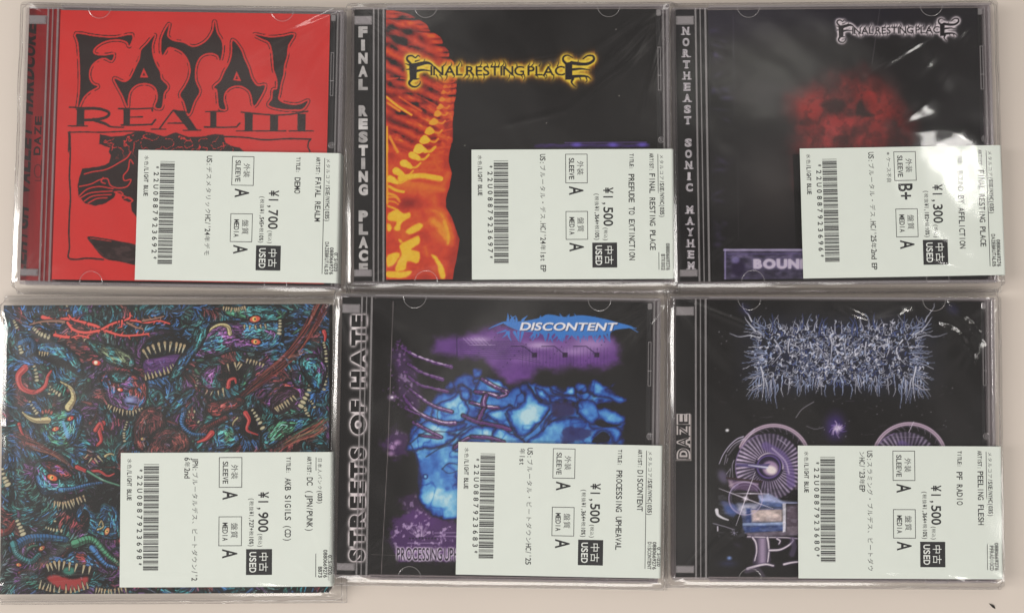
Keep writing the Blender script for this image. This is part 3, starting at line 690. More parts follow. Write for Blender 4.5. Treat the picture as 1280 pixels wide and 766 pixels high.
    def mass(z, pts, cols, seed=0, dens=1.0, dark=.5):
        """a head or body: hatched strokes that follow its outline"""
        q = cr(z(pts), 4, True); w = s.bbox(q, 4)
        if w is None: return
        dd = s.sd(q, w); xx, yy = s.X[w], s.Y[w]; m = sstep(1, -1, dd+2*(fbm(xx/4, yy/4, seed, 2)-.5))
        h = fbm(xx/13, yy/13, seed+4, 2); lit = np.clip(.30+(-dd)/10, .2, 1)*(.6+.7*fbm(xx/9, yy/9, seed+2, 2))
        gy_, gx_ = np.gradient(dd+3.5*fbm(xx/9, yy/9, seed+1, 2)); tan = np.arctan2(gx_, -gy_)       # along the outline
        CC = np.array([cols[0], cols[1], cols[-1]]); hi = np.clip(np.digitize(h, [.44, .58]), 0, 2)
        s.mix(K, m, w); rr, c2 = np.where(dd < -.8)
        s.c[w] = s.c[w]+(m*(dd < -1))[..., None]*CC[hi]*(.34*lit)[..., None]
        for i in prs.permutation(len(rr))[:int(len(rr)*.085)]:
            r_, q_ = rr[i], c2[i]; v = prs.rand()
            cc = K if v < .30 else tuple(np.clip(CC[hi[r_, q_]]*lit[r_, q_]*prs.uniform(.9, 2.1), 0, .95))
            pen(xx[r_, q_], yy[r_, q_], tan[r_, q_]+prs.normal(0, .16), prs.uniform(3, 9), prs.uniform(.55, 1.25), cc, .95, prs.normal(0, .5))
        s.line(np.concatenate([q, q[:1]]), K, 2.0, .95)
    # many small limbs and scales filling the page
    for k in range(330):
        cx, cy = rnd.uniform(0, 412), rnd.uniform(382, 743); an = rnd.uniform(0, 6.28); L = rnd.uniform(5, 22); bd = rnd.uniform(-.8, .8)
        pts = [(cx+L*t*cos(an+bd*t), cy+L*t*sin(an+bd*t)) for t in (0, .35, .7, 1)]
        limb(Z(0, 0, 1), pts, rnd.uniform(1.6, 5.2), rnd.uniform(.5, 1.4), rnd.choice([(.26,.44,.47),(.26,.38,.55),(.38,.26,.42),(.50,.24,.24),(.27,.44,.36),(.22,.35,.42),(.36,.36,.38)]), rings=rnd.random() < .7)
    for k in range(15):
        cx, cy = rnd.uniform(8, 405), rnd.uniform(390, 735); an = rnd.uniform(0, 6.28); L = rnd.uniform(6, 13)
        beads(Z(0, 0, 1), [(cx, cy), (cx+L*cos(an), cy+L*sin(an)), (cx+1.8*L*cos(an+.5), cy+1.8*L*sin(an+.5))], rnd.randint(3, 6), .8, 1.9)
    B1, B2, T1, G1, P1, R1 = (.30,.52,.76), (.22,.42,.62), (.28,.56,.58), (.34,.62,.48), (.50,.32,.56), (.66,.28,.27)
    # big one-eyed head, upper right
    mass(p2, [(60,250),(120,190),(200,150),(330,140),(450,130),(540,170),(520,260),(420,300),(300,290),(200,320),(120,330),(60,320)], (B1, T1, P1), 40)
    mass(p2, [(250,60),(420,58),(560,80),(545,130),(460,150),(330,130),(250,110)], (T1, B2, G1), 41)
    horn(p2, [(272,205),(262,170),(225,160),(185,175),(150,210)], 5, 1.5); eye(p2, (398,132), 5.2, -.15); eye(p2, (402,246), 4.6, .15); teeth(p2, [(240,72),(300,78),(345,70)], 10, 4.5); beads(p2, [(524,140),(524,170),(520,205)], 5, 2, 3); teeth(p2, [(345,165),(400,168),(450,160)], 5, 5)
    mouth(p2, [(225,380),(270,350),(340,345),(400,370),(330,420),(280,480),(235,470),(215,420)]); tongue(p2, [(262,472),(270,440),(296,432),(302,455)], 5.5, 1.5)
    teeth(p2, [(170,470),(200,485),(235,480)], 4, 11, False if False else True); teeth(p2, [(260,360),(310,350),(330,360)], 4, 8); teeth(p2, [(360,335),(400,345),(440,360)], 6, 4.5)
    mass(p2, [(150,380),(210,350),(235,380),(215,430),(235,470),(200,490),(150,480),(120,430)], (B2, T1, P1), 42)
    mass(p2, [(330,430),(375,365),(395,390),(370,440),(320,490)], (G1, T1, G1), 43)
    # wide jaw in the top middle
    mouth(o, [(700,310),(712,260),(760,215),(830,200),(900,210),(960,250),(950,320),(930,390),(860,415),(780,430),(735,440),(725,380)])
    mass(o, [(690,320),(690,260),(740,205),(830,185),(900,195),(900,215),(830,208),(760,230),(720,275),(712,330)], (P1, B2, B1), 44)
    s.poly(cr(o([(725,345),(800,325),(900,310),(930,350),(870,390),(790,405),(735,410)]), 4, True), (.29,.16,.37), 1)
    strands(o, [(735,370),(820,350),(920,335)], 14, 7, [(.45,.28,.55),(.16,.08,.22),(.52,.34,.60)], 1.0, 5)
    teeth(o, [(722,290),(770,265),(830,250),(890,255),(930,265)], 9, 11, True, wd=3.2); teeth(o, [(735,435),(790,420),(850,400),(900,380)], 10, 7, False, wd=2.4)
    mass(o, [(900,330),(960,260),(985,180),(1060,150),(1020,260),(960,340),(900,430),(850,440)], (B1, B2, T1), 45)
    # red sinew crossing from the upper right corner
    R = [(.48,.20,.19),(.62,.33,.28),(.26,.09,.10),(.06,.035,.04),(.40,.16,.16),(.66,.42,.34),(.05,.03,.03),(.22,.26,.28)]
    s.line(cr(p2([(740,50),(660,200),(560,330),(440,430),(330,520)])), (.16,.05,.06), (15, 8)); strands(p2, [(740,50),(660,200),(560,330),(440,430),(330,520)], 30, 8.5, R, 1.6, 1); strands(p2, [(560,340),(620,310),(665,285)], 8, 3, R, 1.2, 2)
    s.line(cr(p2([(330,540),(250,560),(170,590)])), (.2,.06,.07), (10, 8)); mass(p2, [(150,600),(160,555),(230,540),(330,525),(340,560),(250,610),(190,625)], (R1, (.42,.17,.17), R1), 46); limb(p2, [(250,630),(190,660),(130,690)], 6, 3, (.45,.18,.18)); strands(p2, [(770,640),(700,690),(600,740),(500,800)], 30, 9, R+[(.25,.4,.3)], 1.6, 3)
    strands(c, [(90,-20),(160,10),(240,40),(330,110)], 18, 7, R, 1.3, 4); strands(o, [(40,700),(110,720),(200,760),(260,800)], 14, 6, R, 1.3, 6)
    # small round jaw, right edge
    mass(p2, [(440,560),(490,480),(560,440),(640,470),(650,540),(620,600),(560,560),(500,580)], (P1, R1, P1), 47); mouth(p2, [(470,580),(500,500),(560,470),(620,500),(600,560),(540,610),(490,610)], (.12,.07,.09)); strands(p2, [(500,560),(550,510),(600,500)], 12, 8, [(.38,.25,.36),(.08,.05,.06)], 1, 8); teeth(p2, [(500,580),(540,555),(590,520)], 8, 6, True); beads(p2, [(680,440),(670,490),(650,530),(630,570)], 7, 2, 4.2); beads(p2, [(650,580),(665,620)], 4, 2, 2.6); beads(p2, [(745,250),(755,300),(757,360),(755,420),(745,485)], 14, 1.8, 2.6); tongue(p2, [(745,195),(752,215),(750,240)], 5, 2); mass(p2, [(620,340),(700,310),(760,380),(720,500),(660,440)], (B2, T1, P1), 48); mass(p2, [(580,400),(640,400),(650,470),(600,470)], (P1, T1, P1), 55)
    # tongue with rows of teeth below the sinew
    mouth(p2, [(330,640),(350,590),(410,580),(430,660),(420,720),(360,740),(320,700)]); tongue(p2, [(350,605),(368,640),(358,690),(412,714)], 6, 1.2); beads(p2, [(385,590),(410,630),(436,680)], 6, 2, 3.4); horn(p2, [(310,630),(290,650),(285,670)], 2, 1); mass(p2, [(180,690),(240,655),(290,680),(320,760),(200,790),(175,740)], (B1, T1, G1), 49); mass(p2, [(430,720),(520,640),(640,620),(690,650),(560,720),(450,790)], (G1, B1, T1), 50)
    limb(p2, [(0,590),(40,590),(30,660),(80,710),(150,715)], 8, 2.5, B1); tongue(p2, [(180,705),(150,735),(110,750)], 7, 2)
    # hooked beak-like drip and swirls, centre
    mass(o, [(830,630),(850,580),(890,530),(960,480),(985,500),(930,560),(880,610)], (B1, T1, B1), 51); limb(o, [(770,520),(800,500),(820,540),(790,570),(765,545)], 5, 2, T1)
    # horned devil face, left
    mass(o, [(195,640),(240,600),(330,580),(400,590),(420,640),(400,720),(340,780),(250,770),(200,710)], (T1, G1, B2), 52)
    horn(o, [(345,575),(370,530),(355,480),(305,447)], 9, 1.2); horn(o, [(240,640),(180,642),(140,625),(112,600)], 8, 1.2); eye(o, (355,632), 3.2, -.4, (.80,.22,.2)); eye(o, (280,685), 3.4, -.3, (.80,.3,.25)); s.line(o([(318,650),(330,690),(342,720)]), (.45,.66,.86), (3, 6), .8, 1)
    beads(o, [(262,485),(280,500),(300,512)], 4, 1.8, 2.8); beads(o, [(150,548),(168,580),(185,605)], 5, 1.6, 2.6); beads(o, [(215,600),(240,595),(258,604)], 4, 2.4, 2.8, (.66,.36,.32))
    # grinning face, centre
    mass(o, [(505,420),(560,395),(640,400),(720,430),(745,510),(710,590),(660,640),(590,610),(545,550),(520,480)], (P1, B2, R1), 53)
    mass(o, [(545,410),(600,395),(650,410),(620,450),(570,450)], (T1, G1, T1), 54)
    mouth(o, [(540,548),(580,570),(640,590),(690,590),(735,560),(700,615),(640,640),(585,625)]); teeth(o, [(548,565),(600,585),(660,595),(715,580)], 12, 6, True, wd=2); eye(o, (605,487), 2.8, .3, (.85,.25,.22)); s.ell(*o([(600,487)])[0], 1.5, 1.2, (.95,.8,.75)); s.ell(*o([(665,545)])[0], 10, 7, (.36,.36,.56), 0, 2, .9); s.ell(*o([(655,538)])[0], 5, 3, (.60,.66,.84), 0, 2, .8); s.line(o([(640,555),(690,562)]), K, 2)
    # cracked hooded skull under it
    mass(o, [(670,700),(690,620),(760,570),(830,620),(840,720),(800,800),(690,790)], ((.50,.27,.25), (.40,.20,.20), (.30,.15,.16)), 56); eye(o, (720,735), 2.6, .1, (.55,.4,.34)); eye(o, (760,738), 2.4, -.1, (.55,.4,.34))
    mass(o, [(720,800),(790,690),(900,680),(960,760),(900,850),(760,860)], ((.46,.24,.22), (.36,.19,.19), (.26,.13,.14)), 57)
    # serpent on the left: long jaw, tongue
    mass(o, [(185,260),(260,245),(340,270),(400,340),(420,410),(370,400),(300,340),(200,310)], (B2, T1, B1), 58); mouth(o, [(170,295),(230,305),(330,340),(390,400),(300,370),(200,330)]); teeth(o, [(200,298),(240,302)], 4, 4)
    limb(o, [(100,260),(150,240),(170,280),(130,310),(95,290)], 9, 5, B2)
    tongue(o, [(125,378),(92,420),(110,478),(175,500),(225,470),(240,420),(258,392)], 8.5, 2); tongue(o, [(520,655),(500,690),(510,740),(490,766)], 6, 3); tongue(o, [(480,690),(505,655),(520,690)], 5, 2); tongue(o, [(95,660),(108,700),(120,715)], 4, 1)
    beads(o, [(170,178),(200,205),(245,222)], 7, 2.2, 3.4); beads(o, [(70,140),(85,175)], 4, 1.6, 2.4); beads(o, [(430,235),(480,262),(515,295)], 5, 3.0, 3.6); beads(o, [(172,370),(182,405),(186,440)], 5, 2, 3); beads(o, [(98,270),(108,300)], 3, 2, 3); beads(o, [(640,650),(625,700),(628,745)], 8, 1.4, 2.0); eye(o, (486,352), 4.4, .2, (.82,.22,.22)); s.ell(*o([(482,350)])[0], 2.2, 2, (.95,.88,.82)); mass(o, [(430,240),(520,250),(660,310),(670,380),(560,360),(480,300)], (G1, T1, (.4,.45,.35)), 59)
    # crocodile-like head low on the left
    mouth(c, [(225,150),(330,190),(470,130),(540,110),(560,200),(520,330),(420,300),(330,330),(250,250)])
    mass(c, [(155,130),(165,80),(230,68),(300,90),(320,140),(380,185),(460,165),(465,180),(400,205),(340,225),(270,225),(190,225)], (B1, P1, T1), 60)
    mass(c, [(185,75),(260,80),(330,130),(290,160),(220,120)], (R1, P1, (.7,.3,.3)), 61); eye(c, (238,148), 5, .35, (.85,.36,.22)); teeth(c, [(250,258),(290,262),(330,250),(380,232)], 11, 9, True, wd=2.3)
    limb(c, [(275,205),(330,200),(400,182),(465,172)], 6, 2, B1); tongue(c, [(350,100),(400,120),(450,118),(490,140),(520,130)], 5, 1.2); limb(c, [(400,120),(470,160),(545,185)], 3.2, 2.2, (.40,.62,.52), rings=False); teeth(c, [(400,45),(425,65),(445,50)], 4, 8, True); horn(c, [(480,50),(500,40),(520,45)], 3, 1)
    mass(c, [(345,330),(360,280),(390,262),(440,310),(470,260),(540,300),(545,420),(440,420),(380,380)], (B2, T1, B2), 62); mouth(c, [(365,330),(385,290),(410,320),(400,390),(370,380)]); horn(c, [(445,385),(470,372),(462,345),(450,365)], 2, 1)
    # gaping mouth at the bottom
    mass(c, [(170,590),(190,530),(240,500),(290,510),(330,480),(400,490),(460,540),(500,590),(420,570),(330,560),(240,560)], (B1, R1, P1), 63)
    mouth(c, [(170,620),(200,560),(260,530),(330,545),(420,560),(410,620),(330,670),(220,670)], (.07,.03,.04)); s.poly(cr(c([(215,610),(250,590),(330,610),(400,600),(380,650),(290,660)]), 4, True), (.60,.20,.20), 2); s.ell(*c([(315,572)])[0], 8, 5, (.20,.46,.40), 0, 2)
    teeth(c, [(215,545),(260,530),(330,540),(410,555)], 9, 11, True, wd=3); teeth(c, [(180,650),(240,665),(330,670),(400,650)], 12, 8, False, wd=2.4); teeth(c, [(440,650),(500,660),(570,645)], 10, 7, True, wd=2.2)
    limb(c, [(60,470),(120,430),(200,420),(300,430)], 12, 7, B2); limb(c, [(60,450),(80,500),(140,530),(180,500)], 9, 5, T1); limb(c, [(0,400),(40,390),(70,350)], 10, 4, R1); beads(c, [(78,345),(92,375),(105,405)], 5, 2.6, 4); beads(c, [(10,110),(20,150),(35,180)], 5, 2.4, 4.2); eye(c, (190,470), 3.4, -.6, (.6,.3,.25)); limb(c, [(340,450),(420,430),(490,500),(540,540)], 10, 5, G1); limb(c, [(420,470),(480,540),(530,560)], 8, 3, B1); beads(c, [(210,375),(240,385),(280,390)], 6, 1.6, 2.4); eye(c, (488,392), 3.6, -1.2, (.78,.5,.36)); eye(c, (85,545), 2.6, .2)
    for k in range(3600):                                            # a last pass of fine pen work over everything
        r, c_ = prs.randint(nr), prs.randint(nc)
        if s.c[r, c_].max() > .55: continue
        v = prs.rand(); cc = K if v < .38 else tuple(np.clip((s.c[r, c_]*1.1+col[r, c_]*.8)*prs.uniform(.7, 1.35), 0, .8))
        pen(X[r, c_], Y[r, c_], fld[r, c_]+prs.normal(0, .5), prs.uniform(2.5, 7), prs.uniform(.5, .95), cc, .8, prs.normal(0, .8))
    # branching red title made of thorny twigs
    TW = (.86,.34,.31); TD = (.58,.42,.36)
    def twig(pts, w0, w1, cc=TW):
        w0, w1 = w0*1.35, w1*1.35; q = cr(o(pts), 6); s.line(q, K, (w0+3.0, w1+2)); s.line(q, cc, (w0, w1))
        for i in range(2, len(q)-1, 3):
            e = q[i]-q[i-1]; e = e/(np.linalg.norm(e)+1e-6); n = np.array([-e[1], e[0]])*rnd.choice([-1, 1]); s.line(np.array([q[i], q[i]+n*rnd.uniform(3, 5.5)+e*2.5]), cc, (1.9, .5))
    twig([(215,122),(280,140),(350,130),(420,150),(480,165),(515,182),(560,200),(620,215),(700,212),(750,205)], 3.4, 1.4); twig([(150,160),(210,145),(290,142),(340,150)], 1, 2.6, TD); twig([(855,155),(800,140),(740,150),(680,140),(620,140),(560,158),(515,182),(460,205),(390,222),(330,222),(275,212)], 1.2, 2.8)
    twig([(345,112),(370,135),(430,150)], 1.2, 2.4); twig([(340,150),(370,185),(430,200),(500,190)], 2.4, 2.4); twig([(655,100),(650,130),(600,145)], 1, 2.2); twig([(640,150),(690,175),(720,180)], 2, 1, TD); twig([(825,118),(780,130),(720,140)], 1, 2, TD); twig([(360,225),(400,215),(445,225)], 1, 2); twig([(615,140),(613,175)], 2, .6)

def cover_blue(s):
    X, Y = s.X, s.Y
    q = Z(420, 360, 1.886); a, b, c = Z(425, 360, 4.032), Z(640, 360, 4.032), Z(425, 550, 3.546)
    s.c[:] = (.06, .055, .055)
    # violet circuit band
    band = q([(228,112),(300,106),(380,82),(470,90),(560,92),(650,108),(675,132),(675,178),(630,196),(560,192),(525,200),(480,196),(455,225),(400,232),(375,200),(340,172),(290,166),(222,160)])
    w = s.bbox(band, 12); x, y = s.X[w], s.Y[w]; d = s.sd(band, w); m = sstep(5, -10, d+9*(fbm(x/9, y/6, 24)-.5))
    n = fbm(x/14, y/10, 4)
    col = np.stack([.33+.15*n, .18+.10*n, .46+.17*n], -1); s.c[w] = s.c[w]*(1-m[..., None])+col*m[..., None]
    for cx, cy, rx, ry, al in ((338,122,28,9,.75),(480,135,36,10,.85),(600,132,55,18,.62),(560,150,40,10,.5),(450,165,40,12,.3)):
        e = np.exp(-((x-420-cx/1.886)/(rx/1.886))**2-((y-360-cy/1.886)/(ry/1.886))**2); s.mix((.80,.70,.88), al*e*m, w)
    dk = (.13,.06,.24)
    for k in range(9): s.line(q([(292,126+k*5),(430,126+k*5),(450+k*4,136+k*5)]), dk, .7, .6)
    for k in range(6): s.line(q([(300+k*9,118),(316+k*9,134),(330+k*9,134)]), (.85,.78,.92), .8, .5)
    for px, py in ((468,157),(540,157),(615,157)):
        s.poly(q([(px-6,py-5),(px+6,py-5),(px+6,py+6),(px-6,py+6)]), (.16,.06,.22)); s.line(q([(px-55,py-20),(px-25,py-20),(px,py)]), dk, 1)
    for k in range(40):
        px, py = 300+(k*37) % 360, 100+(k*53) % 90; s.ell(*q([(px, py)])[0], .8, .8, dk, 0, .4, .6)
    for k in range(26): s.line(q([(440+k*8,140),(440+k*8,185)]), dk, .45, .4)
    for k in range(10): s.line(q([(285,112+k*0),(285,160)]), dk, .8, .3)
    # lower violet smears
    for pts, al in (([(140,545),(190,520),(250,545),(330,560),(350,640),(150,640),(125,590)], .75), ([(150,500),(190,480),(215,520),(240,560),(180,560)], .5), ([(110,370),(140,330),(175,345),(165,390),(140,400)], .6), ([(135,150),(160,140),(185,190),(200,270),(180,300),(150,260)], .55)):
        p = q(pts); w = s.bbox(p, 10); n = fbm(s.X[w]/5, s.Y[w]/5, 14, 4)
        s.mix((.36,.19,.48), al*sstep(7, -5, s.sd(p, w)+14*(n-.5)), w)
        s.mix((.78,.68,.85), al*sstep(.60, .72, n)*sstep(2, -6, s.sd(p, w)), w)
    # blue bone head
    def bone(pts, seed, hot=(), lo=0.0, edge_up=.02):
        p = cr(q(pts), 4, True); w = s.bbox(p, 8); x, y = s.X[w], s.Y[w]
        d = s.sd(p, w)+5*(fbm(x/7, y/7, seed, 3)-.5)
        r = 1-np.abs(fbm(x/27+.8*fbm(x/14, y/14, seed+3, 2), y/27, seed+1, 3)-.5)*6.0
        h = .58+.34*(fbm(x/20, y/20, seed+2, 3)-.5)*2-.34*np.clip(r, 0, 1)**3+.12*(fbm(x/6, y/6, seed+7, 3)-.5)*2+lo
        h = (h+edge_up)*sstep(1.5, -7, d)+.1*(fbm(x/3, y/3, seed+5, 2)-.5)
        for hx, hy, hr, ha in hot:
            gx, gy = q([(hx, hy)])[0]; h = h+ha*np.exp(-((x-gx)**2+(y-gy)**2)/(hr/1.886)**2)*sstep(0, -6, d)
        k = np.array([0, .14, .30, .55, .80, 1.05]); C = np.array([(.05,.05,.12),(.08,.12,.36),(.12,.28,.62),(.24,.50,.82),(.44,.74,.91),(.76,.91,.95)])
        col = np.stack([np.interp(h, k, C[:, i]) for i in range(3)], -1); m = sstep(1.5, -2, d)[..., None]
        s.c[w] = s.c[w]*(1-m)+col*m
    L, R2, D2 = Z(460, 430, 5.894), Z(620, 440, 6.128), Z(460, 540, 4.258)
    back = lambda z, p: (np.array(z(p))-np.array([420, 360]))*1.886
    def piece(z, pts, seed, hot=(), lo=0.0): bone([tuple(v) for v in back(z, pts)], seed, [tuple(back(z, [(h[0], h[1])])[0])+(h[2], h[3]) for h in hot], lo)
    bone([(172,340),(205,290),(250,235),(300,200),(350,215),(400,240),(450,222),(560,236),(640,232),(660,262),(600,285),(680,310),(676,340),(660,380),(400,400),(400,560),(290,545),(250,543),(212,512),(194,470),(190,420),(178,370)], 19, (), -.14, .02)
    piece(D2, [(215,60),(255,20),(330,30),(470,10),(620,40),(640,460),(460,464),(370,452),(300,402),(262,340),(276,260),(265,180),(245,120)], 20, [(400,380,52,.34),(330,60,26,.22),(440,120,24,.16)])
    piece(L, [(470,490),(530,430),(620,390),(690,345),(735,430),(745,520),(700,575),(600,585),(480,560)], 22, [(640,490,22,.35),(560,540,20,.15)])
    piece(L, [(360,620),(440,555),(560,595),(730,580),(680,640),(600,650),(640,690),(520,760),(300,790),(290,740)], 23, [(520,610,20,.3),(480,710,22,.25)])
    piece(L, [(700,660),(820,595),(1000,640),(1080,690),(1080,780),(640,800)], 24, [(860,650,24,.4)]); piece(L, [(870,500),(960,480),(1070,440),(1080,620),(920,560)], 25, [(930,500,14,.3)])
    piece(L, [(765,180),(830,175),(845,235),(790,270),(765,230)], 26, [(790,230,10,.3)], -.02); piece(L, [(790,330),(830,250),(900,245),(1020,300),(1030,355),(900,370),(800,370)], 27, [(960,310,12,.3)], -.02); piece(L, [(660,300),(720,300),(770,350),(740,420),(680,400)], 28, (), -.12)
    piece(R2, [(60,560),(100,610),(205,660),(215,720),(-20,720),(-20,600)], 29, [(60,640,18,.3)])
    piece(R2, [(200,240),(240,232),(285,300),(340,372),(410,400),(410,445),(350,530),(280,605),(205,650),(150,635),(112,560),(70,460),(100,430),(190,400),(212,340),(185,285)], 30, [(255,490,30,.36),(300,420,16,.2)])
    piece(R2, [(285,262),(350,282),(425,345),(420,392),(360,375),(310,325)], 31, [(350,320,10,.2)]); piece(R2, [(410,252),(440,285),(510,308),(555,258),(604,260),(600,325),(520,330),(440,318)], 32, [(580,290,10,.2)], -.02)
    piece(R2, [(412,335),(520,325),(630,345),(630,388),(520,372),(420,385)], 33, [(470,350,10,.2)]); piece(R2, [(606,235),(690,240),(705,300),(650,325),(610,300)], 34, (), -.12)
    piece(R2, [(705,240),(760,205),(850,262),(940,205),(890,268),(840,288),(900,318),(1000,362),(955,392),(860,358),(760,345),(705,305)], 35, [(770,280,14,.25)], .02)
    piece(R2, [(615,372),(720,355),(785,420),(850,428),(995,488),(975,555),(870,565),(800,520),(740,565),(640,495),(610,450)], 36, [(680,440,16,.14)])
    piece(R2, [(220,720),(345,600),(355,555),(425,465),(460,470),(405,545),(430,520),(560,500),(700,520),(745,575),(900,558),(968,598),(965,645),(905,720),(880,625),(815,602),(760,655),(740,720)], 37, [(430,600,24,.32),(330,650,14,.2),(920,610,12,.14)])
    K = (.05,.045,.09)
    s.poly(cr(R2([(430,395),(580,385),(596,470),(500,495),(440,480)]), 4, True), (.17,.12,.30), 2.0, .8, rough=2); s.poly(cr(R2([(520,600),(600,570),(740,590),(700,650),(560,700),(500,690)]), 4, True), (.15,.13,.36), 2.5, .8, rough=3)
    s.poly(cr(R2([(760,545),(800,515),(880,552),(960,556),(880,572),(800,570)]), 4, True), K, 1.0); s.poly(cr(R2([(735,690),(760,650),(820,605),(870,640),(860,680),(790,690)]), 4, True), K, 1.2)
    for z, p, wd in ((R2, [(235,235),(290,310),(340,375),(415,400)], 2.4), (R2, [(410,440),(350,530),(280,605),(205,660)], 2.6), (R2, [(70,470),(110,560),(150,635),(215,680)], 2.6), (R2, [(360,605),(410,540),(500,500),(620,495),(660,500)], 2.0), (R2, [(410,260),(430,310),(520,325),(620,330)], 1.8), (R2, [(615,345),(630,420),(620,470)], 1.6),
                     (L, [(560,585),(640,575),(710,575)], 3), (L, [(520,470),(510,520),(520,560)], 1.6), (L, [(300,740),(420,650),(560,645),(640,660)], 2.4), (L, [(520,760),(610,720),(680,650),(760,600)], 4), (D2, [(310,130),(390,82),(480,62)], 2.2), (D2, [(395,195),(430,165),(480,172)], 2.0), (D2, [(395,195),(430,218),(490,200)], 1.6), (D2, [(225,60),(260,130),(268,180)], 2)):
        s.line(cr(z(p), 5), (.05,.06,.17), (wd*.8, wd*.5), .65, 1.1)
    s.ring(*D2([(305,235)])[0], 3, 3, 1.2, (.08,.16,.40)); s.ell(*D2([(305,235)])[0], 1.2, 1.2, (.55,.80,.92))
    V, Wt = (.36,.19,.45), (.88,.80,.92)
    def rib(z, p, wd, hi=.9, seed=1):
        r = cr(z(p), 7); s.line(r, (.07,.045,.10), wd+2.0, .8, .9); s.line(r, V, (wd*.7, wd), 1, .6, rough=1.4, seed=seed); n = len(r)
        s.line(r[n//6:]+np.array([0, -.25*wd]), Wt, (wd*.18, wd*.38), hi, .5, rough=.9, seed=seed+1)
    for i, (p, wd, hi) in enumerate((([(255,30),(350,85),(480,132),(622,170)], 3.6, .9), ([(295,145),(390,205),(460,232),(548,258)], 4.2, .5), ([(300,240),(380,298),(480,326),(582,348)], 4.0, .35), ([(278,305),(400,402),(500,462),(618,498)], 3.6, .7), ([(265,388),(340,480),(440,542),(560,580),(640,582)], 4.4, .9), ([(335,575),(430,628),(540,685)], 3.4, .5), ([(270,470),(330,500),(380,520)], 3, .3), ([(380,670),(450,680),(520,690)], 2.4, .3))): rib(L, p, wd, hi, i)
    for i, (p, wd, hi) in enumerate((([(840,255),(930,310),(1025,350)], 4.4, 1), ([(790,350),(880,362),(955,385)], 3.8, 1), ([(755,428),(860,458),(955,468)], 3.8, 1), ([(868,375),(850,430),(856,460)], 6, .6), ([(852,475),(830,520),(815,560)], 4.6, .2), ([(700,525),(800,570),(950,600),(1045,630)], 4.4, .15), ([(760,680),(900,690),(1000,720)], 4, .3), ([(640,760),(690,720),(740,690)], 4, .5), ([(990,340),(1020,370),(960,390)], 3, .6))): rib(L, p, wd, hi, i+20)
    rnd = random.Random(8)
    for k in range(70):
        px, py = a([(rnd.gauss(300, 30), rnd.uniform(260, 600))])[0]; s.ell(px, py, rnd.uniform(.6, 2.2), rnd.uniform(.5, 1.4), rnd.choice([(.40,.22,.50),(.55,.38,.62),(.20,.10,.28)]), rnd.uniform(0, 3), .8, .7)
    s.ell(*a([(262,550)])[0], 5, 3.5, (.66,.52,.74), 0, 3, .8); s.ell(*a([(262,550)])[0], 1.6, 1.4, (.97,.94,.98), 0, 1)
    for px, py in ((232,30),(255,10),(225,60)): s.ell(*c([(px, py)])[0], 4, 3, (.78,.62,.82), 0, 2.5, .7)
    for k in range(9): s.ell(*c([(310+k*14, 434)])[0], 1.1, 1.1, (.10,.05,.16), 0, .4)
    for p in ([(290,380),(340,375)], [(420,410),(540,408)], [(420,425),(540,425)], [(300,455),(430,455),(440,465)]): s.line(c(p), (.78,.70,.86), 1.2, .55, .6)
    for k in range(30):
        px = rnd.uniform(290, 400); s.line(c([(355+(px-350)*.3, 425), (px, rnd.uniform(365, 420))]), (.85,.78,.90), .6, .4)
    # thin printed rules
    s.line(np.array([(491.5,377),(485,560),(476.5,718)]), (.62,.58,.58), .8, .75); s.line(np.array([(464,692.5),(500,694),(572,694)]), (.45,.42,.42), .7, .6)
    # spiky blue shape behind the title
    BL = (.22,.50,.82)
    body = cr(q([(392,80),(440,78),(480,70),(500,62),(540,68),(580,64),(630,72),(660,80),(700,92),(660,98),(640,108),(600,112),(560,112),(520,108),(470,104),(430,100)]), 4, True); s.poly(body, BL)
    for k in range(58):
        x0 = rnd.uniform(400, 650); up = rnd.random() < .45; y0 = 76 if up else 104; L = rnd.uniform(8, 18)*(1.0 if up else 1.35); x1 = x0+rnd.uniform(-16, 14)
        s.line(cr(q([(x0, y0), ((x0+x1)/2+rnd.uniform(-3, 3), y0-(L*.5 if up else -L*.5)), (x1, y0-(L if up else -L))]), 3), BL, (3.6, .5))
    for p in ([(392,82),(372,90),(360,96)], [(400,100),(380,106)], [(650,82),(690,92),(712,104)], [(690,92),(708,95)]): s.line(cr(q(p), 4), BL, (2.2, .7))
    m, w = s.textmask("DISCONTENT", np.array([649.5, 412.5]), np.array([1, .004]), np.array([0, -1.]), 12.0, 9.3, bold=.03, slant=.28, prop=True, gap=.05)
    s.mix((.05,.10,.26), np.roll(np.roll(m, 1, 0), 1, 1), w); s.mix((.96,.96,.98), m, w)
    pu = dict(prop=True, gap=.10, space=.2)
    m, w = s.textmask("PROCESSING UPHEAVAL", c([(252,531)])[0], np.array([1, .004]), np.array([0, -1.]), 5.75, 15.5, bold=.012, **pu)
    kk = int(3/s.px); W2 = s.pad(w, kk); M = np.zeros(s.X[W2].shape); M[w[0].start-W2[0].start:][:m.shape[0], w[1].start-W2[1].start:][:, :m.shape[1]] = m
    s.mix((.84,.78,.88), np.clip(blur(M, 1.2/s.px)*3.2, 0, 1), W2); s.mix((.10,.06,.13), m, w)

